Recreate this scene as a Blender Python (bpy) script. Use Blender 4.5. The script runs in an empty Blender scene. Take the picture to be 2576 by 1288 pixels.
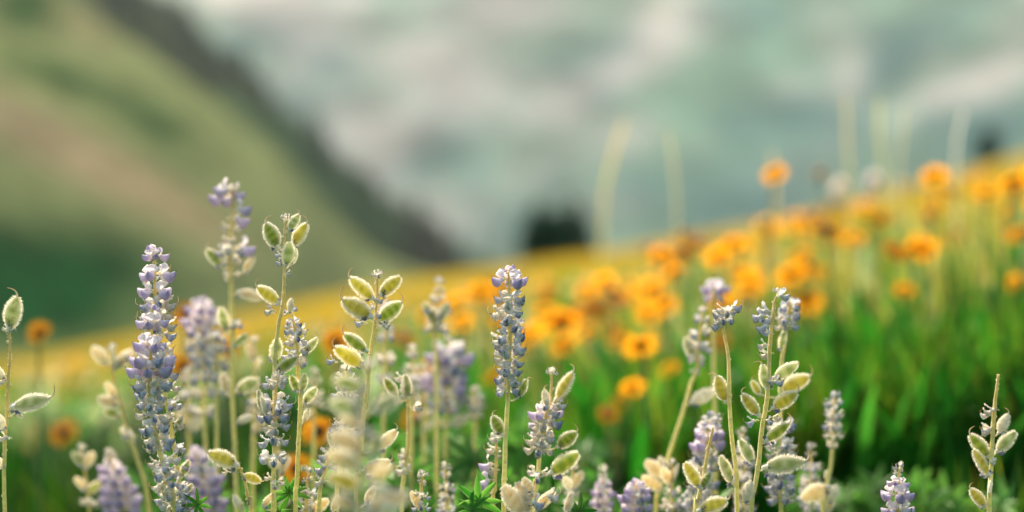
import bpy, math, random
from mathutils import Vector, Matrix, noise as mnoise
random.seed(11)
R = random.Random(5)
sc = bpy.context.scene
COL = sc.collection
PI = math.pi

# ------------------------------------------------------------------ camera frame helpers
CZ = 0.60                      # camera height over the foot point (m)
LENS, FOC = 60.0, 1.30
FPX = LENS / 36.0 * 2576.0     # focal length in units of a 2576-wide picture
def W(px, py, d):
    return Vector(((px - 1288) / FPX * d, d, CZ + (644 - py) / FPX * d))
def lerp(a, b, t): return a + (b - a) * t
def sstep(a, b, x):
    t = max(0.0, min(1.0, (x - a) / (b - a))); return t * t * (3 - 2 * t)
def interp(pts, x):
    if x <= pts[0][0]:
        (x0, y0), (x1, y1) = pts[0], pts[1]
    elif x >= pts[-1][0]:
        (x0, y0), (x1, y1) = pts[-2], pts[-1]
    else:
        for (x0, y0), (x1, y1) in zip(pts, pts[1:]):
            if x0 <= x <= x1: break
    return y0 + (y1 - y0) * (x - x0) / (x1 - x0)
def srgb(r, g, b):
    f = lambda c: ((c / 255.0) / 12.92) if c <= 10 else (((c / 255.0) + 0.055) / 1.055) ** 2.4
    return (f(r), f(g), f(b))
def mixc(a, b, t):
    t = max(0, min(1, t)); return tuple(a[i] + (b[i] - a[i]) * t for i in range(3))

# ------------------------------------------------------------------ terrain shape
CROSS = [(-9, -1.65), (-6, -1.25), (-1.34, -0.30), (1.45, 0.10), (3.3, 0.46), (4.7, 0.81), (6.0, 1.20), (9, 2.1)]
def ground_z(x, y):
    xx = max(-40, min(40, x))
    near = -0.48 + 0.20 * xx / (1 + abs(xx) * 0.06)
    t = max(0.0, min(1.0, y / 20.0))
    c = interp(CROSS, max(-14, min(14, xx)))
    z = (1 - t) * near + t * c
    if y > 20:
        z -= 0.05 * (y - 20) + 0.004 * (y - 20) ** 1.8
    z = max(z, -24 + 0.3 * mnoise.noise((x * .02, y * .02, 0)))
    z += 0.02 * mnoise.noise((x * 1.3, y * 1.3, 3.1)) * min(1, y / 2 if y > 0 else 1)
    return CZ + z

# ------------------------------------------------------------------ mesh builder
class MB:
    def __init__(s): s.v = []; s.f = []; s.c = []; s.m = []
    def vert(s, p, c): s.v.append((p[0], p[1], p[2])); s.c.append(c); return len(s.v) - 1
    def face(s, idx, m=0): s.f.append(tuple(idx)); s.m.append(m)
    def grid(s, pts, cols, m=0, close=False):
        nr, nc = len(pts), len(pts[0]); b = len(s.v)
        for r in range(nr):
            for c in range(nc): s.v.append(tuple(pts[r][c])); s.c.append(cols[r][c])
        for r in range(nr - 1):
            for c in range(nc if close else nc - 1):
                c2 = (c + 1) % nc
                s.face((b + r * nc + c, b + r * nc + c2, b + (r + 1) * nc + c2, b + (r + 1) * nc + c), m)
    def tube(s, pts, rad, col, m=0, n=6):
        pts = [Vector(p) for p in pts]; rows = []; cols = []
        for i, p in enumerate(pts):
            t = (pts[min(i + 1, len(pts) - 1)] - pts[max(i - 1, 0)])
            t = t.normalized() if t.length > 1e-9 else Vector((0, 0, 1))
            a = t.cross(Vector((0.13, 0.97, 0.2)))
            if a.length < 1e-3: a = t.cross(Vector((1, 0, 0)))
            a.normalize(); b = t.cross(a)
            r = rad(i / (len(pts) - 1)) if callable(rad) else rad
            rows.append([p + (a * math.cos(2 * PI * k / n) + b * math.sin(2 * PI * k / n)) * r for k in range(n)])
            cc = col(i / (len(pts) - 1)) if callable(col) else col
            cols.append([cc] * n)
        s.grid(rows, cols, m, True)
    def hair(s, p, d, L, w, col, m):
        d = Vector(d).normalized(); a = d.cross(Vector((R.uniform(-1, 1), R.uniform(-1, 1), R.uniform(-1, 1))))
        if a.length < 1e-4: return
        a = a.normalized() * w
        i = s.vert(p - a, col); j = s.vert(p + a, col); k = s.vert(p + d * L, col); s.face((i, j, k), m)
    def mesh(s, name, mats, smooth=True):
        me = bpy.data.meshes.new(name); me.from_pydata(s.v, [], s.f)
        for m in mats: me.materials.append(m)
        me.polygons.foreach_set('material_index', s.m)
        if smooth: me.polygons.foreach_set('use_smooth', [True] * len(s.f))
        a = me.color_attributes.new('Col', 'FLOAT_COLOR', 'POINT')
        flat = []
        for c in s.c: flat += [c[0], c[1], c[2], 1.0]
        a.data.foreach_set('color', flat); me.update(); return me
def link(name, me, parent=None, mat=None):
    o = bpy.data.objects.new(name, me); COL.objects.link(o)
    if parent: o.parent = parent
    if mat is not None: o.matrix_local = mat
    return o
def thing(name, label, cat, loc, group=None):
    o = bpy.data.objects.new(name, None); COL.objects.link(o); o.location = loc; o.empty_display_size = 0.02
    o['label'] = label; o['category'] = cat
    if group: o['group'] = group
    return o

# ------------------------------------------------------------------ materials
def mat_tissue(name, trans=0.4, rough=0.75, sheen=0.0, var=0.12, nscale=400, nvar=0.25, tint=(1, 1, 1), spec=0.25, sat=1.0):
    m = bpy.data.materials.new(name); m.use_nodes = True; N = m.node_tree; nd, ln = N.nodes, N.links
    nd.clear()
    out = nd.new('ShaderNodeOutputMaterial'); at = nd.new('ShaderNodeAttribute'); at.attribute_name = 'Col'
    oi = nd.new('ShaderNodeObjectInfo'); tc = nd.new('ShaderNodeTexCoord')
    nz = nd.new('ShaderNodeTexNoise'); nz.inputs['Scale'].default_value = nscale; nz.inputs['Detail'].default_value = 3
    ln.new(tc.outputs['Object'], nz.inputs['Vector'])
    mr = nd.new('ShaderNodeMapRange'); mr.inputs[3].default_value = 1 - nvar; mr.inputs[4].default_value = 1 + nvar
    mr.inputs[1].default_value = .25; mr.inputs[2].default_value = .75
    ln.new(nz.outputs['Fac'], mr.inputs[0])
    mo = nd.new('ShaderNodeMapRange'); mo.inputs[3].default_value = 1 - var; mo.inputs[4].default_value = 1 + var
    ln.new(oi.outputs['Random'], mo.inputs[0])
    mu = nd.new('ShaderNodeMath'); mu.operation = 'MULTIPLY'; ln.new(mr.outputs[0], mu.inputs[0]); ln.new(mo.outputs[0], mu.inputs[1])
    hs = nd.new('ShaderNodeHueSaturation'); hs.inputs['Saturation'].default_value = sat
    ln.new(at.outputs['Color'], hs.inputs['Color']); ln.new(mu.outputs[0], hs.inputs['Value'])
    p = nd.new('ShaderNodeBsdfPrincipled'); p.inputs['Roughness'].default_value = rough
    p.inputs['Specular IOR Level'].default_value = spec
    p.inputs['Sheen Weight'].default_value = sheen; p.inputs['Sheen Roughness'].default_value = .45
    p.inputs['Sheen Tint'].default_value = (1, .95, .82, 1)
    ln.new(hs.outputs[0], p.inputs['Base Color'])
    tr = nd.new('ShaderNodeBsdfTranslucent'); ln.new(hs.outputs[0], tr.inputs['Color'])
    mx = nd.new('ShaderNodeMixShader'); mx.inputs[0].default_value = trans
    ln.new(p.outputs[0], mx.inputs[1]); ln.new(tr.outputs[0], mx.inputs[2]); ln.new(mx.outputs[0], out.inputs[0])
    return m
M_PETAL = mat_tissue('petal', .42, .7, .25, .10, 500, .22)
M_HAIR = mat_tissue('silky_hair', .55, .6, 0, .05, 50, .05)
M_POD = mat_tissue('pod_skin', .45, .6, .55, .14, 160, .22)
M_STEM = mat_tissue('stem_skin', .3, .6, .6, .08, 300, .2)
M_LEAF = mat_tissue('leaf', .50, .5, .0, .18, 60, .2)
M_DAISY = mat_tissue('yellow_petal', .45, .6, 0, .12, 90, .15)
M_DARK = mat_tissue('dark_disc', .0, .8, .1, .1, 300, .3)
M_WOOD = mat_tissue('conifer_needles', .0, .9, 0, .1, 3, .3, spec=0.0)
M_GRASS = mat_tissue('grass_blade', .50, .5, 0, .1, 6, .25)

CREAM = srgb(250, 243, 224); BEIGE = srgb(238, 222, 178); STEMG = srgb(236, 226, 146); ORANGE = srgb(206, 152, 72)

# ------------------------------------------------------------------ floret meshes
def jit(p, a): return Vector(p) + Vector((R.uniform(-a, a), R.uniform(-a, a), R.uniform(-a, a)))
def floret_mesh(kind, seed):
    """kind 0 = fresh lavender, 1 = withering blue grey, 2 = dry papery; +X points away from the stem"""
    R.seed(seed * 31 + kind); b = MB(); mm = 0.001
    purple = [srgb(202, 186, 214), srgb(168, 172, 198), srgb(204, 200, 198)][kind]
    deep = [srgb(154, 136, 186), srgb(94, 102, 148), srgb(122, 124, 150)][kind]
    pale = [srgb(244, 232, 236), srgb(234, 228, 222), srgb(246, 234, 212)][kind]
    sh = [1.0, .92, .82][kind]; a = [.10, .42, .6][kind] * mm
    drop = [-.5, -1.0, -1.3][kind] + R.uniform(-.6, .6)
    # pedicel and calyx
    b.tube([(0, 0, -.6 * mm), (2 * mm, 0, .3 * mm), (5.2 * mm, 0, .4 * mm)], .42 * mm, BEIGE, 1, 5)
    def ell(c, r, col, n=6, k=5, ja=0):
        rows = []; cols = []
        for i in range(k + 1):
            th = PI * i / k
            rows.append([jit((c[0] - r[0] * math.cos(th), c[1] + r[1] * math.sin(th) * math.cos(2 * PI * j / n), c[2] + r[2] * math.sin(th) * math.sin(2 * PI * j / n)), ja) for j in range(n)])
            cols.append([col] * n)
        b.grid(rows, cols, 1, True)
    ell((6.0 * mm, 0, .2 * mm), (2.0 * mm, 1.5 * mm, 1.6 * mm), mixc(CREAM, pale, .3), 7, 5, a * .4)
    # wings: an inflated pouch, tip turned up
    rows = []; cols = []; n = 9; K = 9; rise = [1.1, 1.5, 1.3][kind]
    for i in range(K + 1):
        s = i / K; cx = 5.2 + 9.2 * sh * s; cz = .2 + drop * s - 2.3 * math.sin(PI * s * .85) * sh + rise * s ** 3
        ry = 3.7 * math.sin(PI * min(1, s * .94 + .04)) ** .7 * sh * (1 if kind == 0 else R.uniform(.7, 1)); rz = 4.3 * math.sin(PI * min(1, s * .95 + .04)) ** .58 * sh
        row = []; cr = []
        for j in range(n):
            th = 2 * PI * j / n; sz = math.sin(th)
            z = cz + rz * sz * (.75 if sz > 0 else 1)
            if sz > .6: z -= .9 * math.sin(PI * s)       # crease between the two wings
            row.append(jit((cx * mm, ry * math.cos(th) * mm, z * mm), a))
            t = [.20, .24, .12][kind] + .62 * s ** 1.3 - .42 * sz
            c = mixc(pale, purple, t * 1.5); c = mixc(c, deep, (t - .75) * 2.0)
            if kind and R.random() < [0, .26, .42][kind]: c = mixc(c, CREAM, R.uniform(.3, .95))
            cr.append(c)
        rows.append(row); cols.append(cr)
    b.grid(rows, cols, 0, True)
    tipx, tipz = (5.2 + 9.2 * sh) * mm, (.2 + drop - 2.3 * math.sin(PI * .85) * sh + rise) * mm
    # dark beak of the keel
    b.tube([(tipx - 1.2 * mm, 0, tipz - .3 * mm), (tipx + .1 * mm, 0, tipz + .4 * mm), (tipx + .35 * mm, 0, tipz + 1.2 * mm)], lambda t: (.5 * (1 - t) + .08) * mm, srgb(60, 40, 70) if R.random() < .6 else ORANGE, 0, 4)
    # banner: saddle petal, sides folded back
    rows = []; cols = []; nv = 6; nu = 7
    lean = [0.5, 1.6, 2.2][kind] + R.uniform(-.4, .8)
    for i in range(nv + 1):
        v = i / nv; row = []; cr = []
        wdt = 5.2 * math.sin(PI * (0.12 + .80 * v)) ** .8 * sh
        for j in range(nu):
            u = -1 + 2 * j / (nu - 1)
            x = 6.4 + lean * v * 2.0 + 1.6 * math.sin(PI * v) - 1.5 * u * u * v
            z = 1.6 + 6.2 * sh * v * (1 - .08 * lean * v) - .8 * u * u * v
            row.append(jit((x * mm, wdt * u * mm, z * mm), a * 1.1))
            c = mixc(pale, CREAM, .4 * v + .15); c = mixc(c, purple, max(0, abs(u) - .5) * .8 + .30 * (1 - v))
            if kind: c = mixc(c, purple, R.uniform(0, .3))
            cr.append(c)
        rows.append(row); cols.append(cr)
    b.grid(rows, cols, 0)
    if kind:                                              # the growing pod's long style curls out
        L = R.uniform(3, 6.5); up = R.uniform(.6, 1.2); sy = R.uniform(-.5, .5)
        b.tube([(tipx - 2 * mm, 0, tipz), (tipx + .16 * L * mm, .2 * sy * mm, tipz + .15 * L * mm * up), (tipx + .32 * L * mm, sy * mm, tipz + .5 * L * mm * up), (tipx + .22 * L * mm, sy * 1.4 * mm, tipz + .95 * L * mm * up)], lambda t: (.34 - .2 * t) * mm, mixc(BEIGE, ORANGE, R.random()), 0, 4)
        for q in range(2 if kind == 2 else 1):            # crumpled petal scraps
            c0 = Vector((R.uniform(4, 8) * mm, R.uniform(-2.5, 2.5) * mm, R.uniform(-3, 1) * mm)); cc = mixc(purple, CREAM, R.uniform(0, .8))
            b.grid([[jit(c0 + Vector((x * 1.6 * mm, y * 1.6 * mm, -x * y * mm)), .8 * mm) for y in (-1, 0, 1)] for x in (-1, 0, 1)], [[mixc(cc, purple, R.random() * .5) for _ in range(3)] for _ in range(3)], 0)
    # silky hairs on calyx and pedicel
    for _ in range(46):
        th = R.uniform(0, 2 * PI); x = R.uniform(.5, 8.0) * mm; r = (.4 if x < 4.4 * mm else 1.5) * mm
        dirv = Vector((R.uniform(-.2, .5), math.cos(th), math.sin(th)))
        b.hair(Vector((x, r * math.cos(th), .2 * mm + r * math.sin(th))), dirv, R.uniform(.8, 1.5) * mm, .12 * mm, CREAM, 2)
    return b.mesh(['fresh_floret', 'withering_floret', 'dry_floret'][kind], [M_PETAL, M_STEM, M_HAIR])
FLORETS = [[floret_mesh(k, s) for s in range(1, 9)] for k in range(3)]

# ------------------------------------------------------------------ pods (unit length 1, base at origin, +X to the tip, sutures at +-Z)
def pod_mesh(seed, tone):
    R.seed(900 + seed); b = MB(); K, n = 18, 16
    wid = R.uniform(.33, .47); nb = R.choice((2, 3, 3, 4)); ph = R.uniform(-.3, .3)
    inner = {'green': srgb(184, 190, 84), 'yellow': srgb(218, 208, 100), 'grey': srgb(206, 210, 158), 'white': srgb(238, 232, 212), 'dry': srgb(240, 226, 186)}[tone]
    seedc = {'green': srgb(132, 154, 46), 'yellow': srgb(196, 184, 62), 'grey': srgb(160, 170, 96), 'white': srgb(226, 220, 194), 'dry': srgb(228, 204, 150)}[tone]
    rows = []; cols = []
    for i in range(K + 1):
        s = i / K
        h = wid / 2 * (math.sin(PI * min(1, .03 + .95 * s ** .92)) ** .72)
        cz = .05 * math.sin(PI * s) + .10 * s ** 3
        bump = .5 + .5 * math.cos(2 * PI * (nb * s + ph))
        th_ = h * (.30 + .24 * bump * math.sin(PI * s)); h *= 1 + .05 * bump * math.sin(PI * s)
        row = []; cr = []
        for j in range(n):
            a = 2 * PI * j / n; sa, ca = math.sin(a), math.cos(a)
            edge = abs(sa) ** 6
            y = th_ * math.copysign(abs(ca) ** 1.15, ca); z = h * sa * (1 + .07 * edge)
            row.append((s, y + R.uniform(-.004, .004), cz + z))
            c = mixc(inner, seedc, bump * abs(ca) * .9)
            bl = mnoise.noise((s * 5 + seed * 3.1, sa * 2, ca + seed)); c = mixc(c, srgb(150, 112, 60), max(0, bl - .28) * 1.6)
            c = mixc(c, CREAM, min(1, max(0, abs(sa) - .62) * 3.0 + (s < .06) * .5 + max(0, s - .9) * 6))
            cr.append(c)
        rows.append(row); cols.append(cr)
    b.grid(rows, cols, 0, True)
    for _ in range(760):                                  # pale silky down, longest along the two seams
        i = R.randint(1, K - 1); seam = R.random() < .62
        j = R.choice((n // 4, 3 * n // 4)) + R.choice((-1, 0, 0, 1)) if seam else R.randint(0, n - 1)
        p = Vector(rows[i][j % n]); q = Vector(rows[i + 1][j % n]); p = p.lerp(q, R.random())
        ctr = Vector((p.x, 0, .05 * math.sin(PI * p.x) + .10 * p.x ** 3)); d = (p - ctr)
        d.y *= 1.6; d = d.normalized() + Vector((R.uniform(-.1, .6), R.uniform(-.4, .4), R.uniform(-.3, .3)))
        b.hair(p, d, R.uniform(.05, .105) * (1.1 if seam else .7), .0085 if seam else .004, CREAM, 1)
    return b.mesh('pod_' + tone, [M_POD, M_HAIR])
PODS = {t: [pod_mesh(i * 7 + k, t) for k in range(4)] for i, t in enumerate(('green', 'yellow', 'grey', 'white', 'dry'))}
def tail_mesh(seed):
    R.seed(50 + seed); b = MB(); up = R.uniform(.8, 1.25); c0 = mixc(CREAM, BEIGE, .5)
    P = [(.95, 0, .095), (1.02, 0, .12), (1.09, .01, .16), (1.135, .015, .16 + .07 * up), (1.14, .02, .18 + .15 * up), (1.11, .02, .20 + .23 * up)]
    b.tube(P, lambda t: .026 * (1 - t) ** .8 + .008, lambda t: mixc(c0, ORANGE, t * .9), 0, 6)
    return b.mesh('pod_tail', [M_STEM])
TAILS = [tail_mesh(i) for i in range(5)]
def scrap_mesh(seed):
    R.seed(70 + seed); b = MB()
    for q in range(3):
        c0 = Vector((R.uniform(-.02, .14), R.uniform(-.1, .1), R.uniform(-.24, -.04) if q else R.uniform(.02, .1))); cc = srgb(74, 80, 116) if R.random() < .6 else srgb(150, 146, 176)
        d = Vector((R.uniform(.5, 1), R.uniform(-.5, .5), R.uniform(-.5, .2)))
        rows = []; cols = []
        for i in range(4):
            rows.append([jit(c0 + d * (.07 * (i - 1)) + Vector((0, .045 * y, .07 * y * (1 if i % 2 else .5))), .016) for y in (-1, 0, 1)])
            cols.append([mixc(cc, CREAM, R.uniform(0, .75) if i == 3 else R.uniform(0, .3)) for _ in range(3)])
        b.grid(rows, cols, 0)
    rows = [[(x, .06 * w * math.cos(2 * PI * j / 6), .07 * w * math.sin(2 * PI * j / 6)) for j in range(6)] for x, w in ((-.09, .35), (-.04, .9), (.02, 1.15), (.08, 1.2))]
    b.grid(rows, [[CREAM] * 6] * 4, 1, True)
    for _ in range(60):
        th = R.uniform(0, 2 * PI); p = Vector((R.uniform(-.08, .08), .07 * math.cos(th), .08 * math.sin(th)))
        b.hair(p, (R.uniform(-.2, .6), math.cos(th), math.sin(th)), R.uniform(.03, .06), .004, CREAM, 2)
    return b.mesh('withered_petal', [M_PETAL, M_STEM, M_HAIR])
SCRAPS = [scrap_mesh(i) for i in range(6)]

# ------------------------------------------------------------------ palmate leaf (radius about 1, origin at the hub, opens in XZ, petiole along -Z)
def palm_leaf(seed):
    R.seed(300 + seed); b = MB(); n = R.choice((7, 8, 9))
    for k in range(n):
        az = lerp(-2.5, 2.5, k / (n - 1)) + R.uniform(-.08, .08); L = R.uniform(.8, 1.05) * (1 - .25 * abs(az) / 2.5); el = R.uniform(.15, .4)
        d = Vector((math.sin(az) * math.cos(el), -math.sin(el) * .7, math.cos(az) * math.cos(el))).normalized(); sd = d.cross(Vector((0, 1, 0))).normalized()
        rows = []; cols = []; c = mixc(srgb(44, 116, 22), srgb(92, 144, 50), R.random())
        for i in range(6):
            s = i / 5; w = .105 * math.sin(PI * min(1, .08 + .88 * s ** .8)) ** .8; bend = Vector((0, .18 * s * s, -.14 * s * s))
            rows.append([d * (L * s) + bend + sd * (w * u) + Vector((0, -.05 * abs(u), 0)) for u in (-1, -.5, 0, .5, 1)])
            cols.append([mixc(c, srgb(190, 200, 150), .25 if abs(u) == 1 else 0) for u in (-1, -.5, 0, .5, 1)])
        b.grid(rows, cols, 0)
    b.tube([(0, 0, 0), (0, .05, -.5), (0.03, .2, -1.3)], .022, srgb(140, 150, 80), 0, 5)
    return b.mesh('palmate_leaf', [M_LEAF])
PALMS = [palm_leaf(i) for i in range(5)]

# ------------------------------------------------------------------ lupine plants
def basis(x, up_hint):
    x = x.normalized(); z = (up_hint - x * up_hint.dot(x))
    if z.length < 1e-3: z = Vector((1, 0, 0)) - x * x.x
    z.normalize(); y = z.cross(x); return Matrix((x, y, z)).transposed()
def stem_at(stem, py):
    s = sorted(stem, key=lambda q: q[1]); return interp([(q[1], q[0]) for q in s], py)
GROUP = 'lupines gone to seed in the front of the meadow'
def lupine(label, d, stem, whorls=(), florets=(), pods=(), leaves=(), seed=1, rad=.0016, bud=True, beads=True):
    """stem [(px,py)] top to bottom; whorls [(py, reach_px, kind, n)]; florets [(px,py,kind,size)]; pods [(bx,by,tx,ty,tone[,tail])]"""
    Q = random.Random(seed * 7919)
    P = [W(x, y, d) for x, y in stem]
    last = P[-1]; gz = ground_z(last.x, last.y)
    base = Vector((last.x + (P[-1].x - P[-2].x) * .6, d + Q.uniform(-.01, .03), 0)); base.z = ground_z(base.x, base.y) - .004
    root = thing('lupine', label, 'lupine', base, GROUP)
    # stem, smoothed
    ctrl = P + [last.lerp(base, .5) + Vector((.004, 0, 0)), base]; pts = []
    for i in range(len(ctrl) - 1):
        p0, p1, p2, p3 = ctrl[max(i - 1, 0)], ctrl[i], ctrl[i + 1], ctrl[min(i + 2, len(ctrl) - 1)]
        m = max(2, int((p2 - p1).length / .006)); m = min(m, 26)
        for k in range(m):
            t = k / m; pts.append(.5 * ((2 * p1) + (p2 - p0) * t + (2 * p0 - 5 * p1 + 4 * p2 - p3) * t * t + (3 * p1 - p0 - 3 * p2 + p3) * t ** 3))
    pts.append(base)
    b = MB(); loc = [p - base for p in pts]
    topz = loc[0].z
    def rr(t): return rad * (.55 + .45 * min(1, t * 9)) * (1 + .35 * t)
    b.tube([p + Vector((Q.uniform(-1, 1), 0, 0)) * .00022 for p in loc], rr, lambda t: mixc(srgb(226, 200, 128), STEMG, min(1, t * 5)), 0, 8)
    vis = [p for p in loc if topz - p.z < .36]
    R.seed(seed)
    for p, q in zip(vis, vis[1:]):
        for _ in range(9):
            th = Q.uniform(0, 2 * PI); c = p.lerp(q, Q.random()); dr = Vector((math.cos(th), math.sin(th), Q.uniform(-.1, .5)))
            b.hair(c + dr * rad * .8, dr, Q.uniform(.0008, .0016), .00013, CREAM, 1)
        if beads and Q.random() < .5:                     # scars where flowers fell off
            th = Q.uniform(0, 2 * PI); c = p + Vector((math.cos(th), math.sin(th), 0)) * rad * .9; e = Q.uniform(.0008, .0014)
            b.tube([c - Vector((0, 0, e)), c - Vector((0, 0, e * .3)), c + Vector((0, 0, e * .5)), c + Vector((0, 0, e))], lambda t: e * (math.sin(PI * (.1 + .8 * t))), BEIGE, 0, 5)
    link('stem', b.mesh('stem', [M_STEM, M_HAIR]), root)
    def put_floret(p, az, el, size, kind):
        dx = Vector((math.cos(az) * math.cos(el), math.sin(az) * math.cos(el), math.sin(el)))
        M = basis(dx, Vector((0, 0, 1))) @ Matrix.Rotation(Q.uniform(-.35, .35) * (1 if kind else .5), 3, 'X')
        M4 = Matrix.Translation(p - base) @ M.to_4x4() @ Matrix.Scale(size, 4)
        link('floret', Q.choice(FLORETS[kind]), root, M4)
    for wh in whorls:
        py, reach, kind, n = wh[:4]; off = wh[4] if len(wh) > 4 else 0
        ph = Q.uniform(0, 2 * PI)
        for k in range(n):
            yy = py + Q.uniform(-6, 6) * (1 if kind else .5)
            p = W(stem_at(stem, yy) + off, yy, d); size = reach * d / FPX / .0136 * Q.uniform(.78, 1.12)
            kk = kind
            if kind == 0 and Q.random() < .12: kk = 1
            elif kind == 1 and Q.random() < .25: kk = 2
            elif kind == 2 and Q.random() < .25: kk = 1
            put_floret(p, ph + 2 * PI * k / n + Q.uniform(-.25, .25), (.12 if kind == 0 else Q.uniform(-.25, .25)), size * (1 if kind == 0 else .95), kk)
    for fx, fy, kind, size in florets:                    # single flowers: which side of the stem they hang on fixes their direction
        sx = stem_at(stem, fy); az = (0 if fx > sx else PI) + Q.uniform(-.5, .5)
        p = W(fx, fy + 2, d + Q.uniform(-.008, .004)); p -= Vector((math.cos(az), math.sin(az), 0)) * .0085 * size
        put_floret(p, az, Q.uniform(-.2, .3), size, kind)
    if bud and (whorls or florets):
        p = W(stem[0][0], stem[0][1], d)
        for k in range(3): put_floret(p + Vector((0, 0, -.0005 * k)), k * 2.1 + seed, 1.0 - .2 * k, .5, whorls[0][2] if whorls else 2)
    for pd in pods:
        bx, by, tx, ty, tone = pd[:5]; tail = pd[5] if len(pd) > 5 else 1
        dd = d + Q.uniform(-.007, .005); B = W(bx, by, dd); T = W(tx, ty, dd + Q.uniform(-.006, .006)); L = (T - B).length
        if tone == 'white': T = T + Vector((0, -L * .5, 0))
        M = basis(T - B, Vector((0, 0, 1)) if abs((T - B).normalized().z) < .93 else Vector((-1 if tx < bx else 1, 0, .4)))
        # turn the flat cheek to the front
        M = M @ Matrix.Rotation(Q.uniform(-.45, .45), 3, 'X')
        M4 = Matrix.Translation(B - base) @ M.to_4x4() @ Matrix.Scale((T - B).length, 4)
        po = link('seed_pod', Q.choice(PODS[tone]), root, M4)
        if tail: link('pod_tail', Q.choice(TAILS), po)
        link('withered_petal', Q.choice(SCRAPS), po)
        # stalk from the stem
        sy = by + 10; S = W(stem_at(stem, sy), sy, d); k = MB()
        if (S - B).length < .05:
            mid = S.lerp(B, .6) - Vector((0, 0, .0012))
            k.tube([S - base, mid - base, B - base, B + (T - B) * .05 - base], .00062, BEIGE, 0, 5)
            for _ in range(26):
                th = Q.uniform(0, 2 * PI); c = S.lerp(B, Q.random()) - base
                k.hair(c, (Q.uniform(-1, 1), Q.uniform(-1, 1), Q.uniform(-1, 1)), .0013, .00009, CREAM, 1)
            link('pod_stalk', k.mesh('pod_stalk', [M_STEM, M_HAIR]), root)
    for lx, ly, size, roll in leaves:
        p = W(lx, ly, d + Q.uniform(-.01, .02)); M = Matrix.Rotation(roll, 3, 'Y') @ Matrix.Rotation(Q.uniform(-.6, .2), 3, 'X')
        link('leaf', Q.choice(PALMS), root, Matrix.Translation(p - base) @ M.to_4x4() @ Matrix.Scale(size, 4))
    # leaves low on the stem, under the picture's edge
    for k in range(3):
        zz = Q.uniform(.08, .20); az = Q.uniform(0, 2 * PI); p = Vector((math.cos(az) * .05, math.sin(az) * .05 + .02, zz))
        tz = CZ + (644 - 1330) / FPX * d - base.z
        if p.z + .03 > tz and d < 1.5: p.z = tz - .035
        M = Matrix.Rotation(Q.uniform(0, 6.28), 3, 'Z') @ Matrix.Rotation(Q.uniform(.2, 1.1), 3, 'X')
        link('leaf', Q.choice(PALMS), root, Matrix.Translation(p) @ M.to_4x4() @ Matrix.Scale(.032, 4))
    return root
def run(y0, y1, step, reach, kind, n): 
    out = []; y = y0
    while y <= y1: out.append((y, reach, kind, n)); y += step
    return out

F, D, X = 0, 1, 2
# far left edge
lupine('lupine stem at the left edge of the picture ending in one upright pod', 1.30, [(23, 835), (25, 894), (20, 969), (17, 1044), (12, 1119), (12, 1288)],
       florets=[(8, 1100, X, .8), (2, 960, X, .9)], pods=[(22, 827, 52, 750, 'grey'), (32, 1024, 124, 1012, 'grey'), (38, 1040, 62, 1050, 'white', 0), (12, 950, -14, 925, 'white', 0), (10, 1080, -10, 1040, 'white', 0), (10, 1180, -12, 1150, 'white', 0)], seed=1, rad=.0015)
# dense purple pair
lupine('tall dense lavender lupine spike just behind a second spike, higher of the two', 1.318, [(384, 632), (390, 660), (390, 729), (395, 794), (400, 894), (412, 969), (425, 1044), (437, 1119), (448, 1194), (455, 1288)],
       whorls=[(645, 34, F, 4), (692, 50, F, 4), (735, 50, F, 4), (762, 50, D, 5), (790, 50, D, 5), (818, 48, D, 4), (846, 46, D, 4), (874, 46, D, 4), (905, 46, D, 4), (935, 46, D, 4), (968, 44, D, 4), (1010, 42, D, 4), (1060, 40, D, 4), (1120, 40, X, 4), (1180, 38, D, 4), (1230, 38, X, 4), (1270, 40, D, 4)],
       pods=[(430, 1030, 445, 1000, 'grey'), (440, 1085, 462, 1050, 'grey'), (455, 1200, 480, 1160, 'grey'), (452, 1250, 488, 1222, 'grey', 0)], seed=2)
lupine('dense lupine spike, purple above, blue grey below, before the taller lavender spike', 1.282, [(385, 782), (383, 805), (380, 869), (377, 969), (380, 1034), (395, 1104), (410, 1169), (425, 1219), (438, 1288)],
       whorls=[(812, 50, F, 4), (868, 50, F, 4), (905, 54, F, 5), (932, 56, F, 5), (962, 55, D, 5), (988, 54, D, 5), (1012, 52, D, 5), (1040, 48, D, 4), (1072, 48, D, 4), (1102, 48, D, 4), (1130, 48, D, 4), (1160, 48, D, 4), (1188, 48, D, 4), (1215, 48, D, 4), (1245, 48, D, 4), (1272, 50, D, 4)],
       pods=[(400, 1120, 375, 1085, 'grey'), (428, 1262, 402, 1225, 'grey', 0)], leaves=[(498, 1268, .016, .9)], seed=3)
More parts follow.
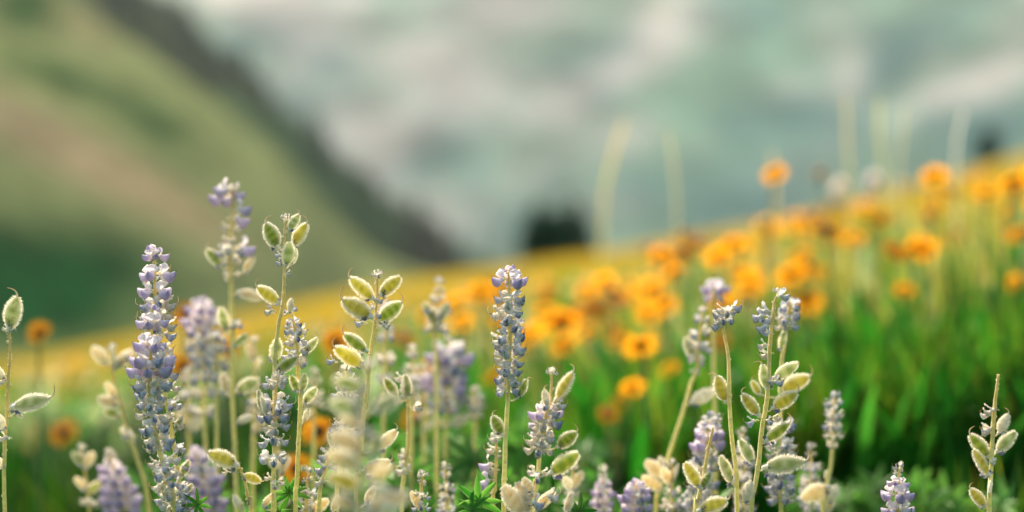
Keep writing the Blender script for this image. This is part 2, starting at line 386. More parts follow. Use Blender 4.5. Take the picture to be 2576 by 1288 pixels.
# pod plant with four pods in a crown
PS = [(720, 556), (715, 597), (716, 676), (714, 718), (711, 770), (702, 809), (694, 879), (690, 960), (692, 1100), (690, 1288)]
lupine('lupine crowned by four upright green pods right of the tall pale blurred spike', 1.30, PS,
       florets=[(699, 640, D, .55), (726, 688, X, .5), (703, 662, D, .6), (676, 782, X, .8)],
       pods=[(699, 622, 662, 566, 'green'), (737, 618, 777, 566, 'yellow'), (726, 578, 756, 543, 'grey'), (720, 668, 723, 608, 'grey', 0), (729, 666, 748, 626, 'grey', 0), (701, 761, 644, 728, 'yellow'), (726, 785, 740, 755, 'white', 0), (689, 910, 693, 850, 'grey', 0), (692, 940, 752, 904, 'green', 0)], seed=4, rad=.0014)
lupine('lupine with shrivelled blue flowers close to the right of the four pod stem', 1.31, [(733, 786), (738, 810), (744, 844), (751, 944), (756, 994), (752, 1094), (746, 1219), (744, 1288)],
       whorls=[(812, 28, D, 4), (834, 34, D, 4), (856, 40, D, 4), (885, 42, D, 4), (910, 40, X, 3)],
       pods=[(766, 889, 802, 854, 'grey'), (748, 984, 728, 946, 'green', 0), (758, 986, 762, 940, 'grey', 0), (764, 1014, 800, 979, 'grey'), (764, 1060, 776, 1024, 'white', 0)],
       leaves=[(728, 1240, .021, -.2), (700, 1290, .016, -.7)], seed=5)
lupine('lupine with loose pale blue flowers and a golden stem below the four pod plant', 1.29, [(698, 950), (694, 990), (692, 1044), (689, 1169), (687, 1288)],
       whorls=[(962, 40, X, 4), (1012, 46, D, 5), (1042, 48, D, 5), (1075, 44, D, 4), (1108, 46, D, 4), (1155, 44, D, 3), (1210, 36, X, 3)],
       pods=[(660, 1036, 646, 982, 'grey'), (672, 1045, 658, 1000, 'white', 0), (660, 1275, 690, 1245, 'dry', 0)], seed=6)
# butterfly pods
lupine('lupine with two pairs of plump yellow green pods spread like wings at its top', 1.30, [(949, 698), (949, 740), (942, 825), (938, 848), (930, 910), (924, 964), (916, 1034), (909, 1119), (901, 1169), (895, 1288)],
       florets=[(955, 752, D, .55), (951, 790, D, .6), (934, 775, D, .5), (905, 810, D, .75), (972, 815, X, .7), (832, 910, D, .7)],
       pods=[(940, 752, 876, 706, 'yellow'), (957, 742, 1012, 702, 'yellow', 0), (934, 798, 857, 762, 'yellow'), (953, 806, 1014, 768, 'green'), (922, 883, 862, 847, 'green'), (913, 920, 838, 881, 'yellow'), (914, 1186, 984, 1168, 'dry'), (952, 1130, 1002, 1088, 'dry'), (920, 1268, 948, 1226, 'dry')], seed=7, rad=.0015)
lupine('half hidden lupine with lavender and papery flowers behind the winged pods stem', 1.32, [(868, 935), (870, 1000), (868, 1080), (855, 1180), (848, 1288)],
       whorls=[(955, 42, X, 5), (985, 40, D, 4), (1062, 42, D, 4), (1085, 42, D, 4)], seed=8)
lupine('short bent lupine with few blue flowers, low left of the blurred cream pods', 1.31, [(842, 1105), (830, 1140), (815, 1200), (803, 1288)],
       florets=[(816, 1140, D, 1.0), (806, 1172, D, 1.0), (802, 1208, X, 1.0), (838, 1170, X, .9)], pods=[(840, 1130, 822, 1090, 'grey'), (838, 1288, 846, 1245, 'dry', 0)], seed=9)
# blurred foreground plant
lupine('strongly blurred lupine close to the camera with stacked pale cream pods', 1.0, [(925, 925), (920, 1000), (912, 1100), (905, 1200), (903, 1288)],
       florets=[(890, 1010, X, .9), (935, 1090, X, .9)],
       pods=[(915, 978, 836, 962, 'green', 0), (938, 1032, 1008, 1004, 'grey', 0), (906, 1038, 826, 1018, 'grey', 0), (912, 1128, 826, 1104, 'dry', 0), (905, 1172, 818, 1150, 'dry', 0), (905, 1222, 822, 1206, 'yellow', 0), (925, 1278, 1030, 1256, 'dry', 0), (930, 1150, 968, 1100, 'grey', 0), (900, 1275, 835, 1262, 'dry', 0), (930, 1225, 985, 1235, 'white', 0), (915, 1075, 850, 1060, 'dry', 0), (930, 1200, 990, 1180, 'dry', 0), (900, 1290, 860, 1240, 'dry', 0), (935, 1290, 1005, 1280, 'white', 0)], seed=10, rad=.001)
lupine('small lupine with two narrow upright pods right of the winged pods stem', 1.39, [(1020, 985), (1026, 1010), (1026, 1119), (1014, 1219), (1010, 1288)],
       florets=[(1002, 945, X, .8), (996, 1010, X, .7), (1052, 1025, X, .9), (1012, 1150, X, 1.0), (1008, 1185, X, 1.1), (1022, 1170, X, 1.0)],
       pods=[(998, 1000, 964, 955, 'green', 0), (1027, 1000, 1026, 942, 'grey', 0), (1014, 1000, 1018, 950, 'white', 0)], seed=11)
# central spike
lupine('sharp solitary middle lupine spike, lavender tip over blue grey whorls on a golden stem', 1.30, [(1279, 684), (1280, 700), (1283, 800), (1278, 985), (1272, 1100), (1268, 1240), (1268, 1288)],
       whorls=[(706, 50, F, 5), (752, 50, D, 5), (792, 50, D, 5), (820, 48, D, 4), (848, 48, D, 5), (868, 50, D, 4), (898, 48, D, 5), (928, 44, X, 5), (950, 46, D, 5), (975, 42, D, 4)],
       florets=[(1240, 1103, X, .8)], pods=[(1303, 1000, 1320, 952, 'green'), (1264, 1094, 1234, 1050, 'green')], seed=12)
lupine('lupine with a few deep purple flowers left of the middle spike stem', 1.345, [(1249, 1110), (1249, 1150), (1244, 1234), (1240, 1288)],
       florets=[(1224, 1168, F, 1.1), (1218, 1206, F, 1.15), (1234, 1125, X, .9), (1236, 1180, X, .8), (1254, 1140, X, .7)], seed=13)
lupine('lupine with three curved pods on its right side, just right of the middle spike', 1.345, [(1388, 942), (1385, 1000), (1370, 1060), (1357, 1150), (1352, 1220), (1345, 1288)],
       whorls=[(1020, 30, X, 3), (1042, 48, F, 5), (1068, 50, D, 5), (1098, 50, D, 5), (1126, 46, D, 4), (1190, 40, X, 3)],
       florets=[(1412, 1016, D, .8)], pods=[(1400, 1004, 1447, 942, 'yellow'), (1378, 1022, 1364, 980, 'white'), (1403, 1124, 1454, 1093, 'green'), (1385, 1190, 1460, 1147, 'green', 0)], seed=14)
lupine('low lupine of dry cream husks at the bottom under the curved pods plant', 1.285, [(1345, 1205), (1340, 1240), (1332, 1288)],
       florets=[(1322, 1240, D, 1.1), (1352, 1262, D, 1.1), (1392, 1250, X, 1.1)], pods=[(1330, 1290, 1296, 1215, 'dry', 0), (1320, 1295, 1258, 1230, 'dry', 0), (1350, 1280, 1398, 1240, 'dry', 0), (1340, 1240, 1312, 1205, 'dry', 0), (1425, 1290, 1432, 1240, 'dry', 0)], leaves=[(1205, 1262, .026, -.5), (1190, 1285, .022, -1.0), (1455, 1290, .02, .8)], seed=15, bud=False)
# right-hand group
lupine('lupine with the most hairy pods on both stem sides and a bent blue tip', 1.30, [(1958, 742), (1948, 760), (1944, 800), (1938, 850), (1935, 900), (1930, 1000), (1917, 1080), (1910, 1150), (1900, 1220), (1890, 1288)],
       florets=[(1972, 745, D, .9), (1920, 783, D, 1.0), (1908, 795, D, 1.0), (1930, 800, D, 1.0), (1918, 818, D, .95), (1928, 838, D, .7), (1917, 868, X, .8), (1922, 885, X, .9), (1940, 955, D, .6), (1958, 962, D, .8), (1955, 1048, X, .7), (1936, 1055, D, .6), (1942, 1120, X, .8), (1888, 1055, D, .8)],
       pods=[(1929, 978, 1925, 916, 'grey'), (1949, 950, 2009, 921, 'grey', 0), (1909, 1044, 1863, 996, 'yellow'), (1945, 1026, 2009, 994, 'yellow'), (1927, 1108, 1989, 1070, 'green'), (1895, 1164, 1855, 1110, 'grey'), (1924, 1176, 2024, 1172, 'grey'), (1872, 1260, 1892, 1212, 'white', 0)], seed=16, rad=.0016)
lupine('bare beaded lupine stem with a tuft of pale blue flowers at the top', 1.315, [(1822, 800), (1820, 829), (1833, 904), (1835, 994), (1840, 1094), (1853, 1194), (1855, 1288)],
       whorls=[(788, 38, X, 5), (808, 34, D, 5)], florets=[(1852, 776, D, .9), (1812, 776, X, .8), (1802, 815, D, .8)],
       pods=[(1825, 1010, 1811, 944, 'yellow'), (1842, 1214, 1806, 1152, 'grey', 0)], seed=17, rad=.0015, bud=False)
lupine('slightly blurred lupine with blue flowers close behind the many pods plant', 1.40, [(1990, 765), (1985, 779), (1977, 834), (1967, 914), (1963, 1000), (1965, 1130), (1965, 1288)],
       whorls=[(776, 38, D, 4), (796, 40, D, 5), (820, 34, D, 4), (1075, 46, D, 5), (1105, 46, D, 5), (1135, 46, X, 5), (1185, 48, D, 5), (1220, 48, D, 5), (1255, 48, X, 5)],
       pods=[(1964, 880, 1968, 832, 'grey', 0), (1964, 981, 2038, 956, 'yellow'), (1912, 992, 1888, 960, 'yellow'), (1975, 930, 2010, 915, 'yellow', 0)], seed=18, rad=.0016)
lupine('blurred lupine with pale pods and whitish flowers on a slanting yellow stem', 1.50, [(1768, 785), (1760, 850), (1753, 924), (1738, 964), (1728, 1004), (1708, 1069), (1683, 1144), (1660, 1230), (1650, 1288)],
       whorls=[(800, 30, X, 4), (835, 32, X, 4), (872, 38, X, 5), (905, 36, X, 4), (935, 22, X, 3)], pods=[(1745, 900, 1720, 850, 'grey', 0), (1740, 1012, 1795, 985, 'white', 0), (1670, 1200, 1620, 1165, 'dry', 0), (1680, 1190, 1652, 1150, 'white', 0), (1665, 1230, 1612, 1205, 'dry', 0)], seed=19, rad=.0016)
lupine('blurred lupine tip of lilac flowers peeping over the pale slanting lupine', 1.62, [(1803, 715), (1797, 760), (1795, 900), (1800, 1100), (1800, 1288)], whorls=[(728, 36, F, 5), (752, 34, F, 4)], seed=20)
lupine('blurred lilac lupine filling the gap left of the bare beaded stem', 1.43, [(1790, 1050), (1780, 1120), (1770, 1180), (1753, 1244), (1748, 1288)],
       whorls=[(1060, 34, D, 4), (1090, 46, F, 5), (1120, 48, F, 5), (1150, 50, D, 5), (1180, 50, D, 5), (1215, 50, D, 5), (1250, 50, D, 5), (1282, 50, D, 5)], seed=21)
lupine('sharp yellowish lupine stem with two pods forming a V before a lilac spike', 1.30, [(1795, 1075), (1782, 1130), (1770, 1200), (1755, 1260), (1750, 1288)],
       pods=[(1760, 1226, 1717, 1168, 'yellow', 0), (1766, 1229, 1792, 1190, 'green', 0), (1758, 1284, 1832, 1266, 'yellow')], seed=22)
lupine('lone lupine near the right edge with bare tapering tip and hairy pods', 1.30, [(2512, 941), (2504, 1004), (2497, 1094), (2494, 1169), (2489, 1288)],
       florets=[(2488, 1028, X, .9), (2478, 1045, X, .8), (2482, 1075, X, .9), (2478, 1090, X, .8), (2498, 1160, X, .6)],
       pods=[(2512, 1089, 2534, 1043, 'white'), (2507, 1136, 2561, 1092, 'grey', 0), (2487, 1149, 2435, 1098, 'green'), (2487, 1194, 2444, 1136, 'yellow', 0), (2487, 1240, 2492, 1204, 'white', 0), (2479, 1274, 2437, 1234, 'yellow')], seed=23, rad=.0016, bud=False)
lupine('short fresh lupine with plump lavender flowers at the bottom right', 1.30, [(2263, 1180), (2260, 1215), (2257, 1288)],
       whorls=[(1190, 16, X, 3), (1214, 28, F, 4), (1246, 46, F, 5), (1284, 48, F, 5)], seed=24)
lupine('blurred lupine with greyish flowers standing alone right of the many pods plant', 1.47, [(2100, 1000), (2096, 1060), (2092, 1160), (2080, 1220), (2070, 1288)],
       whorls=[(1018, 26, D, 4), (1042, 30, D, 5), (1070, 32, X, 5), (1095, 30, X, 4), (1118, 22, X, 3)], pods=[(2085, 1225, 2020, 1262, 'dry', 0), (2085, 1210, 2078, 1180, 'white', 0), (2085, 1260, 2108, 1225, 'white', 0), (2075, 1280, 2068, 1240, 'grey', 0), (2080, 1290, 2102, 1255, 'dry', 0)], seed=25)
lupine('small blurred lilac lupine at the bottom between dry husks and lilac tiers', 1.50, [(1518, 1186), (1516, 1230), (1512, 1288)], whorls=[(1195, 16, X, 3), (1218, 24, F, 5), (1240, 32, F, 5), (1265, 34, F, 5), (1286, 36, F, 5)], seed=26)
lupine('blurred lupine with lilac flower tiers beside the small lilac one at the bottom', 1.41, [(1600, 1220), (1600, 1250), (1598, 1288)], whorls=[(1232, 36, F, 5), (1250, 46, F, 6), (1278, 48, F, 6)], seed=27)
# blurred left group behind
lupine('blurred saturated purple lupine leaning at the bottom left', 1.60, [(275, 1142), (288, 1190), (300, 1240), (312, 1288)], whorls=[(1152, 20, X, 4), (1180, 36, F, 5), (1205, 48, F, 6), (1232, 50, F, 6), (1258, 52, F, 6), (1284, 52, F, 6)], seed=28)
lupine('blurred purple lupine behind the foot of the dense spikes', 1.55, [(492, 1135), (505, 1180), (518, 1240), (525, 1288)], whorls=[(1150, 34, F, 5), (1176, 46, F, 5), (1202, 50, F, 6), (1230, 50, F, 6), (1258, 50, F, 6), (1284, 50, F, 5)], seed=29)
lupine('tallest blurred lupine with pale lilac tip left of the four pod plant', 1.50, [(583, 480), (588, 511), (583, 567), (578, 619), (580, 702), (585, 850), (585, 1000), (592, 1150), (595, 1288)],
       whorls=[(605, 20, X, 3), (632, 40, D, 4), (650, 36, X, 4), (690, 30, X, 3), (820, 34, X, 4)],
       florets=[(548, 492, F, 1.5), (560, 478, F, 1.4), (597, 480, F, 1.3), (575, 500, F, 1.4), (612, 528, F, 1.3), (605, 545, F, 1.4), (565, 570, X, .8), (600, 575, X, .8), (620, 620, F, 1.4), (566, 600, X, .7)],
       pods=[(556, 668, 516, 632, 'green'), (614, 684, 642, 650, 'dry'), (570, 832, 562, 772, 'grey', 0), (595, 984, 655, 962, 'grey', 0), (598, 1060, 640, 1050, 'white', 0), (600, 735, 655, 755, 'dry', 0), (588, 870, 625, 845, 'green', 0), (572, 990, 555, 940, 'dry', 0)], seed=30, rad=.0019)
lupine('blurred pod bearing lupine with splayed pale tips left of the dense spikes', 1.56, [(282, 880), (285, 944), (305, 1019), (320, 1084), (350, 1169), (375, 1288)],
       florets=[(300, 900, X, 1.2), (318, 1095, X, 1.1), (325, 890, X, 1.1)], pods=[(270, 914, 228, 878, 'dry', 0), (288, 926, 290, 866, 'white', 0), (295, 920, 340, 885, 'dry', 0), (298, 1015, 245, 1010, 'dry', 0), (290, 1000, 262, 965, 'dry', 0), (300, 1040, 262, 1040, 'green', 0), (335, 1110, 308, 1075, 'white', 0)], seed=31)
lupine('hazy lilac lupine spike just right of the dense spikes', 1.62, [(505, 760), (505, 850), (512, 1000), (522, 1288)], whorls=[(778, 40, F, 5), (806, 46, F, 5), (834, 46, F, 5), (862, 46, D, 5), (892, 46, D, 5), (920, 44, D, 5), (950, 44, X, 5), (985, 40, X, 4), (1030, 36, X, 4)], seed=32)
lupine('blurred lupine with green budding tip behind the winged pods plant on its right', 1.58, [(1105, 712), (1098, 780), (1095, 850), (1098, 1000), (1100, 1288)], whorls=[(726, 20, X, 4), (752, 26, X, 4), (785, 38, X, 4), (820, 34, X, 4)], pods=[(1092, 810, 1062, 765, 'green', 0), (1102, 810, 1130, 765, 'grey', 0), (1094, 830, 1092, 780, 'green', 0)], seed=33)
lupine('broad hazy purple lupine spike between the winged pods and the middle spike', 1.66, [(1128, 860), (1126, 930), (1122, 1040), (1120, 1288)], whorls=[(876, 50, X, 4), (900, 60, F, 4), (926, 62, D, 4), (952, 62, F, 4), (978, 58, F, 4), (1004, 52, D, 4), (1030, 44, F, 4)], pods=[(1118, 1075, 1090, 1050, 'dry', 0), (1130, 1070, 1180, 1050, 'white', 0), (1118, 935, 1090, 900, 'green', 0)], seed=34)
lupine('hazy whitish lupine with flowers beside the broad hazy purple spike', 1.60, [(1036, 880), (1036, 960), (1034, 1288)], whorls=[(892, 22, X, 4), (930, 28, X, 4), (960, 30, F, 4), (985, 28, X, 4)], seed=35)
lupine('faint hazy lupine of washed out flowers at the right of the broad purple spike', 1.66, [(1196, 985), (1196, 1040), (1190, 1288)], whorls=[(1000, 24, X, 5), (1022, 28, X, 5), (1048, 26, X, 4)], seed=36)
lupine('hazy lupine with drooping lilac flowers seen through the gap behind the winged pods stem', 1.60, [(972, 770), (970, 820), (968, 900), (965, 1000), (965, 1288)], whorls=[(785, 26, F, 4), (815, 30, X, 4), (850, 30, D, 4), (900, 34, X, 4), (950, 30, D, 4)], seed=37)
lupine('bent twig like lupine with two long pods right of the foot of the dense spikes', 1.30, [(596, 1164), (612, 1200), (622, 1240), (628, 1270), (632, 1288)],
       florets=[(566, 1185, X, .6)], pods=[(596, 1170, 520, 1146, 'yellow'), (612, 1195, 655, 1216, 'yellow')], seed=38, bud=False)
lupine('lupine tip with one fuzzy round white pod below the bent twig', 1.20, [(606, 1278), (608, 1288), (610, 1310)], pods=[(606, 1282, 596, 1240, 'white', 0)], seed=39, bud=False)

lupine('hazy pale lupine with whitish flowers touching the right side of the hazy lilac spike', 1.58, [(548, 800), (545, 900), (545, 1000), (548, 1288)], whorls=[(812, 24, X, 4), (845, 32, X, 5), (880, 36, X, 5), (915, 36, X, 5), (950, 34, X, 4), (990, 30, X, 4)], seed=40)
lupine('pale papery lupine with one pod at the bottom left of the cream pods', 1.36, [(775, 1190), (772, 1230), (770, 1288)], whorls=[(1205, 18, X, 3), (1235, 30, X, 4), (1270, 36, X, 4)], pods=[(780, 1288, 830, 1262, 'dry', 0)], seed=41)
lupine('pale dry lupine at the bottom right of the stacked cream pods', 1.34, [(1062, 1200), (1060, 1288)], whorls=[(1215, 16, X, 3), (1245, 28, X, 4), (1278, 34, D, 4)], pods=[(1062, 1280, 1030, 1240, 'dry', 0)], seed=42)
lupine('blurred cream lupine with round pods at the bottom left of the V pod stem', 1.46, [(1690, 1170), (1690, 1230), (1690, 1288)], whorls=[(1240, 30, X, 4), (1275, 36, X, 5)], pods=[(1690, 1220, 1660, 1180, 'dry', 0), (1692, 1210, 1706, 1168, 'white', 0)], seed=43)
lupine('blurred pale lupine with lilac flowers low left of the lone greyish one', 1.5, [(2040, 1130), (2042, 1200), (2040, 1288)], whorls=[(1145, 18, X, 3), (1175, 30, D, 4), (1205, 36, X, 5), (1240, 38, X, 5), (1275, 38, D, 5)], seed=44)

lupine('pale blurred lupine of cream pods low between the blurred pods and the twig lupine', 1.48, [(700, 1120), (704, 1200), (706, 1288)], whorls=[(1140, 18, X, 3), (1240, 32, X, 4)], pods=[(704, 1190, 730, 1150, 'dry', 0), (703, 1180, 672, 1150, 'white', 0), (705, 1270, 740, 1245, 'dry', 0)], seed=45)
lupine('blurred lupine with cream pods and lilac scraps low in front of the bright leaf clumps', 1.44, [(1120, 1180), (1124, 1240), (1126, 1288)], whorls=[(1195, 18, X, 4), (1222, 26, D, 4), (1255, 32, X, 5), (1284, 34, D, 5)], seed=46)
lupine('pale blurred lupine at the bottom between the dry husks and the lilac tiers', 1.46, [(1442, 1160), (1440, 1220), (1438, 1288)], whorls=[(1172, 16, X, 3), (1240, 28, X, 4), (1275, 32, D, 4)], pods=[(1440, 1225, 1470, 1190, 'dry', 0), (1440, 1230, 1412, 1200, 'white', 0)], seed=47)
lupine('washed out lupine with pods low at the left of the leaning purple one', 1.6, [(205, 1130), (215, 1200), (225, 1288)], pods=[(210, 1170, 180, 1140, 'green', 0), (212, 1175, 240, 1140, 'dry', 0), (218, 1230, 185, 1205, 'dry', 0), (220, 1240, 255, 1215, 'green', 0)], whorls=[(1145, 16, X, 3), (1265, 28, X, 4)], seed=48)
lupine('soft pale lupine filling the bottom between the bare beaded stem and many pods plant', 1.48, [(1868, 1090), (1870, 1180), (1872, 1288)], whorls=[(1105, 18, X, 3), (1135, 28, D, 4), (1165, 34, X, 5), (1200, 36, D, 5), (1240, 38, X, 5), (1275, 38, X, 5)], seed=49)

lupine('hazy cream lupine with many faded pods right of the hazy lilac spike foot', 1.66, [(470, 940), (474, 1050), (478, 1288)], whorls=[(955, 22, X, 4), (990, 30, X, 4), (1030, 30, X, 4)], pods=[(474, 1070, 440, 1040, 'dry', 0), (475, 1080, 515, 1055, 'white', 0)], seed=50)
lupine('hazy pale lupine of papery flowers right of the tall pale blurred spike', 1.62, [(640, 860), (640, 960), (638, 1100), (636, 1288)], whorls=[(1010, 26, X, 4), (1040, 30, X, 4)], pods=[(640, 905, 618, 865, 'dry', 0), (640, 930, 665, 900, 'white', 0), (638, 985, 610, 960, 'dry', 0), (637, 1085, 670, 1062, 'dry', 0)], seed=51)
lupine('hazy pale lupine left of the winged pods stem among orange blooms', 1.64, [(790, 940), (790, 1040), (788, 1288)], whorls=[(955, 22, X, 4), (985, 28, D, 4), (1015, 30, X, 4)], pods=[(790, 1050, 762, 1030, 'dry', 0)], seed=52)
lupine('hazy whitish lupine between the narrow pods plant and broad purple spike', 1.68, [(1066, 930), (1066, 1040), (1066, 1288)], whorls=[(945, 22, X, 4), (975, 28, F, 4), (1005, 30, X, 4), (1040, 28, X, 4)], pods=[(1066, 1080, 1096, 1062, 'white', 0)], seed=53)

# ------------------------------------------------------------------ leafy lupine clumps without flowers
def leaf_clump(label, px, py, d, n, spread, seed):
    Q = random.Random(seed); c = W(px, py, d); base = Vector((c.x, c.y, ground_z(c.x, c.y) - .003)); root = thing('lupine_leaf_clump', label, 'leaf clump', base, 'leafy lupine clumps between the flower stems')
    st = MB()
    for k in range(n):
        p = c + Vector((Q.gauss(0, spread), Q.gauss(0, spread * .7), Q.uniform(-.11, .01)))
        st.tube([Vector((Q.uniform(-.01, .01), Q.uniform(-.01, .01), 0)), (p - base) * .55 + Vector((0, 0, .02)), p - base], .0012, srgb(120, 140, 70), 0, 4)
        M = Matrix.Rotation(Q.uniform(0, 6.28), 3, 'Z') @ Matrix.Rotation(Q.uniform(-.3, 1.2), 3, 'X')
        link('leaf', Q.choice(PALMS), root, Matrix.Translation(p - base) @ M.to_4x4() @ Matrix.Scale(Q.uniform(.035, .05), 4))
    link('stem', st.mesh('leaf_stems', [M_STEM]), root)
for i, (px, py, d, lab) in enumerate([(1090, 1120, 1.78, 'feathery green leaf clump under the broad hazy purple spike'), (1190, 1130, 1.85, 'green leaf clump left of the middle spike stem'), (1020, 1180, 1.62, 'leafy green clump low behind the stacked cream pods'),
        (1160, 1220, 1.6, 'lowest green leaf clump left of the dry husks plant'), (560, 1230, 1.7, 'leaf clump in shade behind the bent twig lupine'), (1480, 1240, 1.75, 'leaf clump behind the small blurred lilac lupine'), (2180, 1260, 1.8, 'leaf clump behind the short fresh lavender lupine'), (2380, 1270, 1.75, 'leaf clump left of the lone lupine at the right edge')]):
    leaf_clump(lab, px, py, d, 34, .04, 400 + i)

# ------------------------------------------------------------------ yellow daisies
def daisy_petals(seed, rust=False):
    R.seed(600 + seed); b = MB(); n = R.choice((12, 13, 14)); lift = R.uniform(.15, .55)
    for k in range(n):
        az = 2 * PI * k / n + R.uniform(-.1, .1); L = R.uniform(.85, 1.05); el = lift + R.uniform(-.15, .15)
        c = mixc(srgb(238, 154, 12), srgb(248, 184, 44), R.random()) if not rust else mixc(srgb(240, 154, 16), srgb(248, 176, 34), R.random())
        rows = []; cols = []
        for i in range(6):
            s = i / 5; r = .22 + .78 * L * s; w = .17 * math.sin(PI * min(1, .16 + .76 * s)) ** .7; z = math.sin(el) * .8 * L * s - .22 * s * s
            rows.append([(r * math.cos(az) - w * u * math.sin(az), r * math.sin(az) + w * u * math.cos(az), z - .05 * (1 - abs(u))) for u in (-1, 0, 1)])
            cols.append([mixc(mixc(srgb(232, 140, 4), c, s * 1.6), c, .3)] * 3)
        b.grid(rows, cols, 0)
    return b.mesh('daisy_petals', [M_DAISY])
def daisy_disc(seed):
    R.seed(640 + seed); b = MB(); dk = srgb(44, 28, 16)
    prof = [(.02, .16), (.14, .15), (.29, .10), (.35, .02), (.32, -.07), (.22, -.16), (.07, -.2)]
    rows = [[(r * math.cos(2 * PI * j / 14) * R.uniform(.95, 1.05), r * math.sin(2 * PI * j / 14), z + R.uniform(-.012, .012)) for j in range(14)] for r, z in prof]
    cols = [[mixc(dk, srgb(110, 66, 20), R.random() * .6) if i < 3 else mixc(srgb(58, 66, 22), dk, .25)] * 14 for i in range(7)]
    b.grid(rows, cols, 0, True)
    for k in range(16):                                    # green bracts under the head
        az = 2 * PI * k / 16; c = srgb(70, 88, 30)
        b.grid([[(r * math.cos(az + u * .14), r * math.sin(az + u * .14), z) for u in (-1, 0, 1)] for r, z in ((.12, -.2), (.26, -.16), (.36, -.04))], [[c] * 3] * 3, 0)
    return b.mesh('daisy_disc', [M_DARK])
def blade_leaf(seed):
    R.seed(660 + seed); b = MB(); rows = []; cols = []; c = mixc(srgb(40, 104, 16), srgb(84, 136, 40), R.random())
    for i in range(9):
        s = i / 8; w = .045 * math.sin(PI * min(1, .06 + .9 * s)) ** .8
        rows.append([(u * w, .32 * s * s + .03 * abs(u), s * (1 - .15 * s)) for u in (-1, -.5, 0, .5, 1)]); cols.append([mixc(c, srgb(150, 170, 100), .3 if u == 0 else 0) for u in (-1, -.5, 0, .5, 1)])
    b.grid(rows, cols, 0); return b.mesh('blade_leaf', [M_LEAF])
PET = [daisy_petals(i) for i in range(6)]; RUST = [daisy_petals(20 + i, True) for i in range(3)]; DISC = [daisy_disc(i) for i in range(3)]; BLADE = [blade_leaf(i) for i in range(5)]
FG = 'yellow daisies on the meadow slope'
def daisy(label, head, rad=.021, seed=1, leaves=2, rust=False):
    Q = random.Random(seed * 13 + 5); bx = head.x + Q.uniform(-.04, .04); by = head.y + Q.uniform(-.03, .05)
    base = Vector((bx, by, ground_z(bx, by) - .004)); root = thing('yellow_daisy', label, 'daisy', base, FG)
    h = head - base; b = MB()
    b.tube([(0, 0, 0), h * .35 + Vector((Q.uniform(-.01, .01), 0, .01)), h * .7, h * .93, h - Vector((0, 0, .16 * rad))], .0019, mixc(srgb(84, 110, 44), srgb(120, 120, 60), Q.random()), 0, 6)
    link('stem', b.mesh('daisy_stem', [M_STEM]), root)
    ax = (Vector((Q.gauss(-.15, .3), Q.uniform(.55, 1.5), 1)) if Q.random() < .7 else Vector((Q.gauss(0, .3), Q.uniform(-1.3, -.5), 1))).normalized()
    if rust: ax = Vector((Q.gauss(0, .25), Q.uniform(-1.6, -.7), .7)).normalized()
    M = Matrix.Translation(h) @ ax.to_track_quat('Z', 'Y').to_matrix().to_4x4() @ Matrix.Rotation(Q.uniform(0, 6.3), 4, 'Z') @ Matrix.Scale(rad, 4)
    fo = link('flower_head', Q.choice(RUST if rust else PET), root, M); link('flower_centre', Q.choice(DISC), fo)
    for k in range(leaves):
        ML = Matrix.Rotation(Q.uniform(0, 6.3), 4, 'Z') @ Matrix.Rotation(Q.uniform(-.1, .25), 4, 'X') @ Matrix.Scale(max(.1, h.z * Q.uniform(.5, .8)), 4)
        link('leaf', Q.choice(BLADE), root, ML)
    return root
